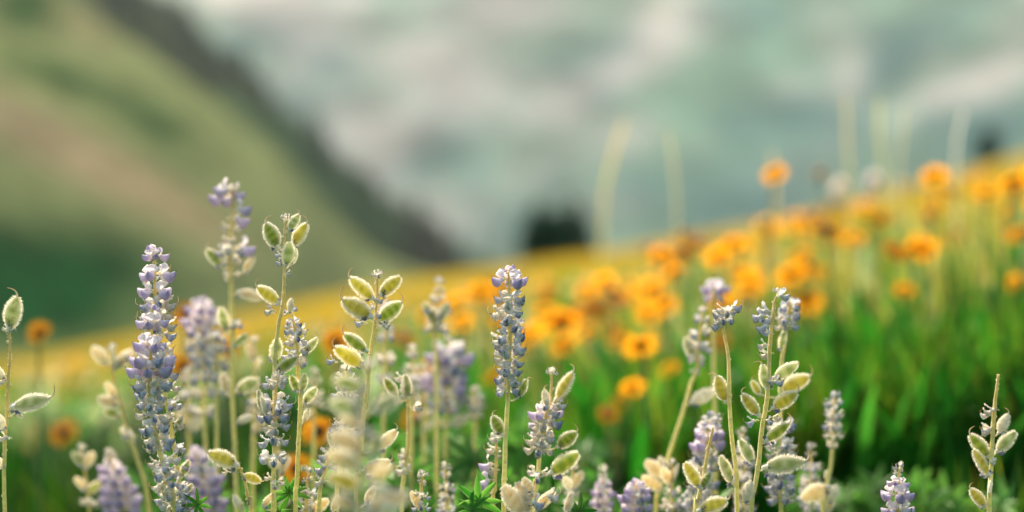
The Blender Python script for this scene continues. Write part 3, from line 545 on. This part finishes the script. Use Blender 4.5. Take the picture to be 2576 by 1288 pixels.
NAMED = [(1948, 436, 2.6, .022, 'highest golden daisy left of the pink pale blooms, clear against the misty mountain'), (2352, 446, 2.6, .023, 'golden daisy with brown centre standing clear at the right above the bloom slope'),
 (2482, 486, 2.6, .022, 'golden daisy left of the pair at the right edge under the dark bush'), (2548, 474, 2.7, .024, 'golden daisy at the right edge just below the dark bush'), (2078, 578, 2.45, .027, 'large golden daisy with near black centre in the upper bloom slope'),
 (1840, 615, 2.6, .023, 'golden daisy at the left end of the upper bloom slope'), (2215, 550, 2.7, .020, 'golden daisy between the large dark centred daisy and the clear one on the right'), (2310, 605, 2.8, .017, 'small golden daisy directly under the clear daisy on the right'),
 (1632, 625, 3.4, .02, 'pinkish golden hazy daisy beside the dark conifer clump'), (1718, 595, 3.2, .021, 'hazy golden daisy right of the pale yellow blade'), (2276, 730, 2.5, .018, 'golden daisy alone over the green leaves on the right'), (2548, 712, 2.5, .019, 'golden daisy at the right edge over the green leaves'),
 (1612, 868, 2.15, .026, 'biggest blurred golden daisy in the middle right of the central spike'), (1400, 812, 2.6, .024, 'blurred golden daisy right of the central spike, left one of a touching pair'), (1445, 792, 2.7, .024, 'blurred golden daisy right of the central spike, right one of a touching pair'), (1985, 705, 2.8, .022, 'golden daisy above the bent blue lupine tip'), (1890, 695, 2.8, .022, 'golden daisy above the bare beaded stem tuft'),
 (1592, 975, 2.1, .018, 'orange daisy directly below the biggest blurred daisy'), (1812, 862, 2.3, .018, 'orange daisy peeping out behind the bare beaded lupine'), (1160, 808, 2.6, .022, 'blurred orange daisy left of the central spike'), (845, 862, 2.0, .019, 'daisy with black centre behind the left wing pods'),
 (800, 1085, 1.75, .019, 'orange daisy with black centre low in the middle left'), (745, 1178, 1.8, .019, 'orange daisy above the palmate leaf at the bottom left'), (98, 838, 2.05, .017, 'lone orange daisy with black centre at the left over the green hill foot'), (160, 1088, 2.2, .022, 'drooping orange daisy low at the far left'),
 (468, 792, 2.1, .019, 'orange daisy half hidden right of the dense spikes at their upper part'), (458, 922, 2.1, .019, 'orange daisy half hidden right of the dense spikes at their middle'), (1530, 1040, 2.1, .015, 'rusty daisy in the shade below the golden flowers'), (1565, 1010, 2.2, .014, 'rusty small daisy beside the orange one below the biggest bloom'), (2150, 600, 2.9, .022, 'hazy golden daisy right of the large dark centred daisy'), (2010, 640, 2.7, .022, 'golden daisy under the large dark centred daisy'), (1330, 835, 2.8, .02, 'blurred golden daisy touching the right edge of the central spike'), (1680, 930, 2.3, .018, 'golden daisy right of the orange one below the biggest bloom'), (575, 880, 2.1, .016, 'orange daisy glimpsed behind the tallest blurred lupine'), (1040, 1060, 1.9, .016, 'orange daisy with dark centre behind the narrow upright pods')]
for i, (px, py, d, r, lab) in enumerate(NAMED): daisy(lab, W(px, py, d), r, i + 1, 2, px < 1100 or 'rusty' in lab)
BROW = [(-400, 1000), (0, 940), (1000, 756), (1300, 716), (1500, 706), (1640, 640), (2000, 548), (2300, 480), (2576, 415), (2900, 340)]   # tops of the bloom slope
Q = random.Random(77); cnt = 0
while cnt < 124:                                          # the crowd of blooms, standing on the slope
    d = 2.5 + 8 * Q.random() ** 1.9; px = Q.uniform(-120, 2700)
    wgt = .25 + .75 * sstep(900, 1350, px) - .72 * sstep(1750, 2050, px)
    if Q.random() > wgt: continue
    x = (px - 1288) / FPX * d; h = Q.uniform(.26, .46) * (1 if d < 6 else .85)
    z = ground_z(x, d) + h
    if d < 4.2 and px < 1000: continue
    hp = 644 - (z - CZ) / d * FPX
    if hp < interp(BROW, px) or hp > interp(BROW, px) + 330: continue
    daisy('hazy golden bloom lost in the crowd of flowers on the slope', Vector((x, d, z)), Q.uniform(.020, .028), 1000 + cnt, 1); cnt += 1
# the carpet of yellow flowers farther up: nobody could count it
cb = MB(); tone = [srgb(244, 172, 14), srgb(226, 166, 30), srgb(226, 180, 60), srgb(236, 196, 120)]
for _ in range(14000):
    d = 3.6 + 18 * Q.random() ** 1.1; px = Q.uniform(-500, 3100); x = (px - 1288) / FPX * d
    if mnoise.noise((x * .8, d * .35, 5)) < -.18 and d < 12: continue
    h = Q.uniform(.10, .36); z = ground_z(x, d) + h; r = Q.uniform(.009, .018)
    if 644 - (z - CZ) / d * FPX < interp(BROW, px) - 12 or (px > 1500 and Q.random() < .55): continue
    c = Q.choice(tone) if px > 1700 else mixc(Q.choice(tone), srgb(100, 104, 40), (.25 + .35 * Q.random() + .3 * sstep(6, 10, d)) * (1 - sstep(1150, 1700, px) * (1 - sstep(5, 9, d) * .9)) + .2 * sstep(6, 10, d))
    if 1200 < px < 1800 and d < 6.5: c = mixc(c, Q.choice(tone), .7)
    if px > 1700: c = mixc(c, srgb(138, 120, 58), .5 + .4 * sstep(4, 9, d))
    ty = Q.uniform(-.6, .6); tx = Q.uniform(-.5, .5)
    ii = [cb.vert((x + r * math.cos(a), d + r * math.sin(a), z + r * (ty * math.sin(a) + tx * math.cos(a))), c) for a in [2 * PI * k / 7 for k in range(7)]]
    cb.face(ii, 0)
    g = srgb(110, 120, 50); a1 = cb.vert((x - .0012, d, z), g); a2 = cb.vert((x + .0012, d, z), g); a3 = cb.vert((x, d + .01, z - h), g); cb.face((a1, a2, a3), 0)
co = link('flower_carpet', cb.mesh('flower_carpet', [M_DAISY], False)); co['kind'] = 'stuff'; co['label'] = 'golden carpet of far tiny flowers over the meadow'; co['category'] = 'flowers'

# pale pinkish blooms on the slope, a green bud and dry blades
def puff(label, px, py, d, rad, c, seed, name='pale_bloom', cat='flower'):
    Q = random.Random(seed); hd = W(px, py, d); base = Vector((hd.x, hd.y + .02, ground_z(hd.x, hd.y + .02) - .004)); root = thing(name, label, cat, base, 'pale blooms on the slope'); b = MB()
    b.tube([(0, 0, 0), (hd - base) * .5 + Vector((.01, 0, 0)), hd - base], .0016, srgb(110, 120, 70), 0, 5); link('stem', b.mesh('bloom_stem', [M_STEM]), root)
    f = MB()
    for k in range(70):
        v = Vector((Q.gauss(0, 1), Q.gauss(0, 1), Q.gauss(.3, 1))).normalized(); a = v.cross(Vector((Q.uniform(-1, 1), Q.uniform(-1, 1), 1))).normalized(); p = hd - base
        cc = mixc(c, CREAM, Q.random() * .4)
        f.grid([[p + v * rad * s + a * rad * .2 * u * w for u in (-1, 0, 1)] for s, w in ((.1, .3), (.6, 1), (1, .5))], [[cc] * 3] * 3, 0)
    link('flower_head', f.mesh('pale_head', [M_PETAL]), root)
puff('left pale pink round bloom in front of the mountain above the slope', 2112, 474, 3.6, .021, srgb(246, 230, 218), 1)
puff('right pale pink round bloom, whiter, above the slope', 2200, 458, 3.6, .022, srgb(238, 222, 222), 2)
puff('tan faded round bloom left of the pale pink blooms', 2064, 440, 3.2, .015, srgb(160, 130, 92), 3)
puff('third pale bloom, peach coloured, right of the two pink ones', 2262, 470, 4.2, .02, srgb(232, 204, 160), 4)
puff('pale peach bloom among the greens right of the curved pods lupine', 1462, 1060, 2.4, .015, srgb(255, 240, 206), 5)
puff('small peach bloom beside the pale slanting lupine', 1660, 1098, 2.4, .012, srgb(255, 236, 190), 6)
puff('small yellow bloom low beside the pale slanting lupine', 1548, 1140, 2.2, .010, srgb(236, 214, 110), 7)
puff('green unopened bud below the highest golden daisy', 1926, 570, 2.8, .013, srgb(84, 132, 40), 8, 'flower_bud', 'bud')
def dry_blade(label, pts, d, width, c, seed, name='dry_grass_blade'):
    P = [W(x, y, d + .05 * i) for i, (x, y) in enumerate(pts)]; b0 = P[-1]; base = Vector((b0.x, b0.y, ground_z(b0.x, b0.y) - .004)); o = MB(); P.append(base); fine = []
    for i in range(len(P) - 1):
        for k in range(6): fine.append(P[i].lerp(P[i + 1], k / 6))
    fine.append(base); rows = []; cols = []
    for i, p in enumerate(fine):
        s = i / (len(fine) - 1); w = .38 * width * (math.sin(PI * min(1, .08 + .9 * s ** .6)) ** .7) + .0008
        rows.append([p - base + Vector((u * w, .25 * w * (abs(u) - 1), 0)) for u in (-1, 0, 1)]); cols.append([mixc(c, srgb(130, 140, 70), s * .5)] * 3)
    o.grid(rows, cols, 0); ob = link(name, o.mesh(name, [M_GRASS])); ob.location = base; ob['label'] = label; ob['category'] = 'grass blade'; ob['group'] = 'dry grass blades against the mountain'
dry_blade('tall curved pale yellow blade right of the dark conifer clump', [(1572, 300), (1545, 380), (1522, 470), (1512, 640)], 3.6, 0.0068, srgb(196, 172, 96), 1)
dry_blade('faint tan blade right of the tall curved yellow one', [(1682, 330), (1692, 400), (1700, 480), (1705, 640)], 2.9, 0.0034, srgb(176, 164, 120), 2)
dry_blade('tan blade leftmost of the cluster above the pale pink blooms', [(2128, 240), (2130, 320), (2134, 400), (2138, 520)], 3.0, 0.0043, srgb(180, 164, 110), 3)
dry_blade('broad yellowish blade second in the cluster above the pale pink blooms', [(2212, 250), (2212, 320), (2218, 390), (2225, 520)], 3.2, 0.0053, srgb(188, 178, 110), 4)
dry_blade('grey tan blade third in the cluster above the pale pink blooms', [(2275, 270), (2270, 340), (2262, 400), (2260, 520)], 3.1, 0.0043, srgb(176, 166, 130), 5)
dry_blade('whitish blade left of the dark bush on the right', [(2425, 280), (2408, 340), (2404, 400), (2405, 520)], 3.0, 0.0037, srgb(200, 190, 176), 6)
dry_blade('short faded blade above the highest golden daisy', [(1942, 385), (1945, 410), (1950, 480), (1950, 560)], 3.2, .008, srgb(170, 150, 110), 7)

# ------------------------------------------------------------------ grass and broad leaves (uncountable)
Q = random.Random(21); g = MB(); gc = [srgb(30, 92, 6), srgb(62, 128, 16), srgb(108, 152, 36), srgb(34, 84, 10), srgb(28, 78, 8), srgb(150, 156, 50)]
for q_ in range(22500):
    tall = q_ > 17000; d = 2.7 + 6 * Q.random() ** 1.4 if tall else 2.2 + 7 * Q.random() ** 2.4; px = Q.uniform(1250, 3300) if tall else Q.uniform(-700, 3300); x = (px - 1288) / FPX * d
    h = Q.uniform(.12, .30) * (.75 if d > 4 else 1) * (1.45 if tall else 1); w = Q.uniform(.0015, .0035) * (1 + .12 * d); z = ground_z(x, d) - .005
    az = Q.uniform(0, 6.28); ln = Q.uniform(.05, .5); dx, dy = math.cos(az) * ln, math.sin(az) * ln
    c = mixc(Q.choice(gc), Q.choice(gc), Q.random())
    if px < 1100 and d < 4: c = mixc(c, srgb(10, 50, 6), .75)  # shade at the lower left, painted into the blade colour
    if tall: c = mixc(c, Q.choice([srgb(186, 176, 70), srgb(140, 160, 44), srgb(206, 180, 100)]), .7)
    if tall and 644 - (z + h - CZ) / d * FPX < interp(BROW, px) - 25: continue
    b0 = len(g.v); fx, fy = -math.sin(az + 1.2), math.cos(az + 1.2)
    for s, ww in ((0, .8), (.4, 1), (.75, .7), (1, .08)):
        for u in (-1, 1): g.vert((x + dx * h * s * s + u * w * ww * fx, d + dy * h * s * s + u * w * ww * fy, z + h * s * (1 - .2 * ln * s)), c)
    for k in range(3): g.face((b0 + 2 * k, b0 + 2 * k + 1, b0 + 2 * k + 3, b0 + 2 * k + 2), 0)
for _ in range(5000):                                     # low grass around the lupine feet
    d = Q.uniform(.2, 1.9); x = Q.uniform(-.9, .9); h = Q.uniform(.06, .15); z = ground_z(x, d) - .005; az = Q.uniform(0, 6.28); w = .0022; c = mixc(mixc(Q.choice(gc), Q.choice(gc), Q.random()), srgb(10, 50, 6), .6 if x < 0 else .25); b0 = len(g.v)  # stronger dark mix on the left is shade put into the colour
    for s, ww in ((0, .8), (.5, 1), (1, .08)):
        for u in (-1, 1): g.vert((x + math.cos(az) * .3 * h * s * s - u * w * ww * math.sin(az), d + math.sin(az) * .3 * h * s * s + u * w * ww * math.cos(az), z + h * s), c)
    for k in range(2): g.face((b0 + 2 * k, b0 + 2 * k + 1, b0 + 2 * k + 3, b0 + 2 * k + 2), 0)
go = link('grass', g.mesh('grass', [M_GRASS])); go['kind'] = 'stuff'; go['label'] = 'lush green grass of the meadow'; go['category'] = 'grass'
f = MB(); lc = [srgb(46, 132, 30), srgb(76, 154, 46), srgb(140, 184, 112), srgb(44, 118, 28), srgb(186, 206, 150)]
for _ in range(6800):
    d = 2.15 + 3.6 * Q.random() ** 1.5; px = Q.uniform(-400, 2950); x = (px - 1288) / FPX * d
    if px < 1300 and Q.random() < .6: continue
    h = Q.uniform(.12, .34) * (.75 if d < 2.3 else 1); w = Q.uniform(.009, .020) * (.6 if d < 2.7 else 1); z = ground_z(x, d) - .005; az = Q.uniform(0, 6.28); ln = Q.uniform(.1, .6); c = Q.choice(lc if d > 3 else lc[:2] + lc[3:4]); c = mixc(c, srgb(8, 48, 6), .85 if px < 900 and d < 3.6 else 0); fx, fy = math.cos(az + Q.uniform(-.7, .7) + PI / 2), math.sin(az + PI / 2); rows = []; cols = []  # near left leaves carry the same painted shade in their colour
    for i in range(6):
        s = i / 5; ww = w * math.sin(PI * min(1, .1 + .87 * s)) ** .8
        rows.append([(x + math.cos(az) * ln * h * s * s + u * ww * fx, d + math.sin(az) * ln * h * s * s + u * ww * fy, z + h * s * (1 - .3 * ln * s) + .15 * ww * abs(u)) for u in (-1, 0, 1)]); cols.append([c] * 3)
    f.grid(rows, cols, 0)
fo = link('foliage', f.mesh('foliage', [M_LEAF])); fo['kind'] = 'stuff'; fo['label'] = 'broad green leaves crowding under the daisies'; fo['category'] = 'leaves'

# ------------------------------------------------------------------ land
def land_mat(name, nscale, nvar, rough=.95):
    m = bpy.data.materials.new(name); m.use_nodes = True; nd, ln = m.node_tree.nodes, m.node_tree.links; p = nd['Principled BSDF']; p.inputs['Roughness'].default_value = rough; p.inputs['Specular IOR Level'].default_value = 0.0
    at = nd.new('ShaderNodeAttribute'); at.attribute_name = 'Col'; tc = nd.new('ShaderNodeTexCoord'); nz = nd.new('ShaderNodeTexNoise'); nz.inputs['Scale'].default_value = nscale; nz.inputs['Detail'].default_value = 6; nz.inputs['Roughness'].default_value = .65
    ln.new(tc.outputs['Object'], nz.inputs['Vector']); mr = nd.new('ShaderNodeMapRange'); mr.inputs[1].default_value = .3; mr.inputs[2].default_value = .7; mr.inputs[3].default_value = 1 - nvar; mr.inputs[4].default_value = 1 + nvar; ln.new(nz.outputs['Fac'], mr.inputs[0])
    hs = nd.new('ShaderNodeHueSaturation'); ln.new(at.outputs['Color'], hs.inputs['Color']); ln.new(mr.outputs[0], hs.inputs['Value']); ln.new(hs.outputs[0], p.inputs['Base Color']); return m
# meadow ground: one sheet to the far valley
xs = [-1800, -1000, -500, -250, -120, -60, -35] + [-22 + i * .7 for i in range(64)] + [35, 60, 120, 250, 500, 1000, 1800]
ys = [-200, -80, -30, -10, -4, -1.5, -.5] + [i * .35 for i in range(66)] + [24, 26, 29, 33, 38, 45, 55, 70, 90, 120, 170, 240, 340, 500, 800, 1300, 2200]
gm = MB(); rows = []; cols = []
for y in ys:
    row = []; cr = []
    for x in xs:
        row.append((x, y, ground_z(x, y)))
        n1 = mnoise.noise((x * .35, y * .22, 1.7)); gold = sstep(3, 7, y) * (1 - sstep(60, 120, y))
        c = mixc(srgb(40, 88, 22), srgb(138, 112, 30), gold * (.9 + .3 * n1)); c = mixc(c, srgb(98, 116, 34), max(0, n1) * .5); cr.append(c)
    rows.append(row); cols.append(cr)
gm.grid(rows, cols, 0); gr = link('ground', gm.mesh('ground', [land_mat('meadow_soil', 2.5, .35)])); gr['kind'] = 'structure'; gr['label'] = 'meadow ground sloping up to the right'; gr['category'] = 'ground'

def px_of(p): return 1288 + p[0] / p[1] * FPX, 644 - (p[2] - CZ) / p[1] * FPX
def blob(x, y, L):
    s = 0
    for bx, by, rx, ry, a, ang in L:
        dx, dy = x - bx, y - by; ca, sa = math.cos(ang), math.sin(ang); u = (dx * ca + dy * sa) / rx; v = (-dx * sa + dy * ca) / ry; s += a * math.exp(-(u * u + v * v))
    return s
def ridge(name, label, sil, yf, yc, zf, colour, px0, px1, npx, nr, rough, mat, seed, yb=1.5):
    b = MB(); rows = []; cols = []
    for i in range(nr + 1):
        s = i / nr; row = []; cr = []
        for k in range(npx + 1):
            px = lerp(px0, px1, k / npx); cz = CZ + (644 - interp(sil, px)) / FPX * yc; xc = (px - 1288) / FPX * yc
            if s <= .8:
                t = s / .8; e = t ** .9; y = lerp(yf, yc, t); z = lerp(CZ + zf, cz, e); x = xc * y / yc
            else:
                t = (s - .8) / .2; y = lerp(yc, yc * yb, t); z = lerp(cz, CZ + zf, t ** 1.5); x = xc * (1 + .1 * t)
            am = rough * math.sin(PI * min(1, s / .8)) if s < .8 else 0
            nn = mnoise.fractal((x / rough * .06 + seed, y / rough * .04, seed), 1.0, 2.0, 4) if rough else 0
            z += nn * am; row.append((x, y, z)); q = px_of((x, y, z)); cr.append(colour(q[0], q[1], nn, s))
        rows.append(row); cols.append(cr)
    b.grid(rows, cols, 0); o = link(name, b.mesh(name, [mat])); o['kind'] = 'structure'; o['label'] = label; o['category'] = 'hill'; return o
# nearer hill on the left
HG = [(60, 20, 90, 60, 1, 0), (170, 200, 190, 34, 1.0, .35), (400, 320, 110, 55, .9, .5), (40, 720, 330, 150, 2.4, .15), (330, 660, 140, 60, .7, .4), (640, 610, 120, 40, .5, .4)]
HT = [(60, 320, 190, 55, .9, .5), (260, 430, 230, 65, 1.1, .5), (520, 560, 220, 55, .9, .55), (200, 60, 120, 50, .5, .6)]
OL = srgb(122, 128, 82)
def hill_col(px, py, n, s):
    c = mixc(OL, srgb(146, 130, 96), blob(px, py, HT) + .5 * n); g_ = blob(px, py, HG); c = mixc(c, srgb(16, 62, 28), g_ * (1 + 1.2 * n) + max(0, -n - .15) * .8); return mixc(c, srgb(70, 88, 50), max(0, n) * .5)
ridge('hill', 'grassy olive hill with tan and dark green patches falling to the right', [(-1500, -620), (-300, -330), (160, -20), (270, 60), (370, 130), (565, 268), (725, 400), (810, 500), (885, 585), (950, 645), (1120, 705), (1500, 760), (2600, 800)], 70, 190, -22, hill_col, -1500, 2400, 130, 44, 5, land_mat('hill_grass', .3, .5), 3.3)
# dark wooded ridge behind it
def dark_col(px, py, n, s):
    c = mixc(srgb(56, 66, 46), srgb(4, 50, 30), sstep(60, 380, py)); c = mixc(c, srgb(1, 34, 18), sstep(450, 620, py)); return mixc(c, srgb(72, 92, 50), max(0, n) * (.8 - .6 * sstep(200, 450, py)))
SIL2 = [(-1500, -900), (0, -330), (335, -60), (442, 20), (562, 130), (655, 215), (738, 295), (812, 360), (888, 430), (975, 500), (1060, 565), (1135, 622), (1220, 655), (1300, 668), (1700, 720), (2600, 760)]
ridge('wooded_ridge', 'dark wooded ridge running down behind the grassy hill', SIL2, 230, 420, -30, dark_col, -1500, 2400, 110, 34, 8, land_mat('ridge_wood', .12, .6), 7.7)
# mountainside
MP = [(760, 60, 170, 80, 1, .5), (1090, 150, 150, 70, 1.0, 0), (1260, 20, 190, 60, 1.0, 0), (1130, 270, 220, 60, .9, -.3), (900, 330, 140, 70, .9, .6), (1650, 95, 120, 60, .9, -.6), (1470, 225, 210, 42, .9, -.45), (1110, 545, 150, 55, .8, .3), (2480, 200, 200, 42, 1.1, -.35), (2140, 190, 60, 80, .8, 0), (1330, 440, 160, 60, .4, -.3), (1500, 330, 120, 60, .3, 0), (600, -40, 160, 80, .8, 0), (1700, 30, 120, 60, .5, 0), (2100, 60, 90, 60, .3, 0), (2540, 60, 60, 50, .3, 0)]
MD = [(830, 160, 110, 55, .9, .5), (960, 60, 120, 30, .4, 0), (1420, 150, 90, 40, .5, 0), (1090, 400, 120, 40, 1.0, -.35), (1300, 560, 120, 50, .8, 0), (1990, 285, 170, 45, .9, -.1), (1900, 30, 110, 60, .8, 0), (2260, 140, 130, 50, .9, -.4), (2480, 320, 180, 60, 1.1, -.3), (1900, 520, 200, 80, 1.0, 0), (1610, 470, 80, 60, .8, 0), (2120, 330, 120, 50, .8, 0), (1990, 420, 150, 50, .6, 0), (760, 250, 80, 40, .7, .6), (2380, 60, 100, 60, .5, 0)]
QM = random.Random(31)
MM = [(QM.uniform(-200, 2800), QM.uniform(-200, 720), QM.uniform(30, 85), QM.uniform(22, 50), QM.choice((-.55, .5)), QM.uniform(-.6, .3)) for _ in range(120)]
def mt_col(px, py, n, s):
    t = blob(px, py, MM)
    c = mixc(srgb(106, 134, 112), srgb(186, 178, 164), blob(px, py, MP) * 1.05 + max(0, t)); c = mixc(c, srgb(72, 104, 100), blob(px, py, MD) * .9 + max(0, -t)); return mixc(c, srgb(170, 172, 150), max(0, n) * .3)
ridge('mountain', 'hazy mountainside with pale bare patches and blue green forest', [(-4000, -500), (-1500, -700), (600, -820), (1600, -640), (2700, -760), (5000, -500)], 520, 1250, -30, mt_col, -4000, 6000, 220, 70, 22, land_mat('mountain_face', .03, .45), 12.1)

# woods on the dark ridge: one far mass
Q = random.Random(9); tb = MB()
for _ in range(900):
    px = Q.uniform(250, 1150); s = Q.uniform(.55, 1.0); yc = 420; yy = lerp(230, yc, s); cz = CZ + (644 - interp(SIL2, px)) / FPX * yc
    z = lerp(CZ - 30, cz, s ** .9) - 1.2; x = (px - 1288) / FPX * yy; h = Q.uniform(2.0, 7.5) * (.5 + .8 * max(0, mnoise.noise((px * .012, s * 3, 2)) + .35)); r = h * .3; c = mixc(srgb(3, 34, 20), srgb(54, 60, 44), Q.random() * (1 - sstep(150, 500, 644 - (z - CZ) / yy * FPX)))
    for q in range(3):
        zb = z + h * (.1 + .28 * q); rr_ = r * (1 - .27 * q); top = tb.vert((x, yy, zb + h * .46), c); ring = [tb.vert((x + rr_ * math.cos(k * PI / 3 + q) * Q.uniform(.7, 1.15), yy + rr_ * math.sin(k * PI / 3 + q), zb + Q.uniform(-.1, .1) * h), c) for k in range(6)]
        for k in range(6): tb.face((ring[k], ring[(k + 1) % 6], top), 0)
wo = link('forest', tb.mesh('forest', [M_WOOD], False)); wo['kind'] = 'stuff'; wo['label'] = 'dark conifer wood covering the ridge'; wo['category'] = 'forest'

# single conifers beyond the meadow's brow
def conifer(label, px, top, bot, d, wpx, seed, cat='tree', name='conifer_tree'):
    Q = random.Random(seed); T = W(px, top, d); B = W(px, bot, d); gz = ground_z(B.x, d); h = T.z - gz; base = Vector((B.x, d, gz)); root = thing(name, label, cat, base, 'dark trees beyond the meadow brow')
    rad = wpx / FPX * d / 2; b = MB(); b.tube([(0, 0, -.1), (0, 0, h * .5), (0, 0, h * .97)], lambda t: rad * .14 * (1 - t) + .01, srgb(58, 46, 34), 0, 7); link('trunk', b.mesh('trunk', [M_DARK]), root)
    c = MB(); L = 16
    for i in range(L):
        s = i / (L - 1); zz = h * lerp(.04, .97, s); rr_ = rad * min(1, .35 + 1.2 * s) * (1 - s ** 3) ** .6 + .03 * rad; n = 15
        for k in range(n):
            az = 2 * PI * k / n + Q.random(); ro = rr_ * Q.uniform(.7, 1.12); tipc = mixc(srgb(16, 44, 28), srgb(34, 70, 40), Q.random())
            for m in range(5):
                s0 = m / 5; p0 = Vector((math.cos(az) * ro * s0, math.sin(az) * ro * s0, zz - .16 * ro * s0)); p1 = Vector((math.cos(az) * ro * (s0 + .3), math.sin(az) * ro * (s0 + .3), zz - .16 * ro * (s0 + .3) - .05 * h)); sd = Vector((-math.sin(az), math.cos(az), Q.uniform(-.4, .2))) * ro * .3 * (1 - .5 * s0)
                ii = [c.vert(p0, tipc), c.vert(p1 + sd, tipc), c.vert(p1 * 1.05, tipc), c.vert(p1 - sd, tipc)]; c.face(ii, 0)
    link('crown', c.mesh('crown', [M_WOOD], False), root)
conifer('dark conifer on the left of the clump beyond the meadow brow', 1352, 492, 668, 24, 96, 1)
conifer('dark conifer in the middle of the clump beyond the meadow brow', 1400, 506, 668, 25.5, 110, 2)
conifer('dark conifer on the right of the clump beyond the meadow brow', 1450, 488, 668, 23.5, 92, 3)
conifer('low dark conifer at the left foot of the clump beyond the meadow brow', 1322, 560, 668, 24.5, 52, 5)
conifer('low dark conifer at the right foot of the clump beyond the meadow brow', 1486, 572, 668, 24, 44, 6)
conifer('dark bush like conifer on the skyline at the right edge', 2485, 312, 420, 22, 80, 4)

# ------------------------------------------------------------------ light, sky, camera
EL, AZ = math.radians(42), math.radians(-30)             # azimuth from +Y, negative = left
sd = Vector((math.sin(AZ) * math.cos(EL), math.cos(AZ) * math.cos(EL), math.sin(EL)))
sl = bpy.data.lights.new('sun', 'SUN'); sl.energy = 4.4; sl.angle = math.radians(1.0); sl.color = (1, .89, .70)
so = bpy.data.objects.new('sun', sl); COL.objects.link(so); so.rotation_euler = sd.to_track_quat('Z', 'Y').to_euler()
w = bpy.data.worlds.new('World'); sc.world = w; w.use_nodes = True; nt = w.node_tree
bg = nt.nodes['Background']; sky = nt.nodes.new('ShaderNodeTexSky'); sky.sky_type = 'NISHITA'; sky.sun_disc = False; sky.sun_elevation = EL; sky.sun_rotation = AZ; sky.dust_density = 4.0; sky.ozone_density = .4
nt.links.new(sky.outputs[0], bg.inputs[0]); bg.inputs[1].default_value = .15
HAZE = True
if HAZE:
    hb = MB(); x0, x1, y0, y1, z0, z1 = -2400, 2400, -300, 2600, -60, 620
    vs = [hb.vert(p, (1, 1, 1)) for p in ((x0, y0, z0), (x1, y0, z0), (x1, y1, z0), (x0, y1, z0), (x0, y0, z1), (x1, y0, z1), (x1, y1, z1), (x0, y1, z1))]
    for q in ((0, 3, 2, 1), (4, 5, 6, 7), (0, 1, 5, 4), (1, 2, 6, 5), (2, 3, 7, 6), (3, 0, 4, 7)): hb.face([vs[i] for i in q], 0)
    hm = bpy.data.materials.new('haze_air'); hm.use_nodes = True; nd, ln = hm.node_tree.nodes, hm.node_tree.links; nd.clear(); out = nd.new('ShaderNodeOutputMaterial'); pv = nd.new('ShaderNodeVolumePrincipled')
    pv.inputs['Color'].default_value = (.86, .92, .92, 1); pv.inputs['Density'].default_value = .00012; pv.inputs['Anisotropy'].default_value = .2; ln.new(pv.outputs[0], out.inputs['Volume'])
    ho = link('haze', hb.mesh('haze', [hm], False)); ho['kind'] = 'stuff'; ho['label'] = 'pale mountain haze'; ho['category'] = 'haze'
cam = bpy.data.cameras.new('camera'); co_ = bpy.data.objects.new('camera', cam); COL.objects.link(co_)
co_.location = (0, 0, CZ); co_.rotation_euler = (PI / 2, 0, 0); cam.lens = LENS; cam.sensor_width = 36; cam.clip_end = 6000; cam.clip_start = .05
cam.dof.use_dof = True; cam.dof.focus_distance = FOC; cam.dof.aperture_fstop = 2.2
sc.camera = co_
sc.view_settings.view_transform = 'Standard'; sc.view_settings.look = 'None'; sc.view_settings.exposure = 1.05; sc.view_settings.gamma = 1
sc.cycles.use_denoising = True; sc.cycles.max_bounces = 8; sc.cycles.transmission_bounces = 6; sc.cycles.volume_bounces = 1
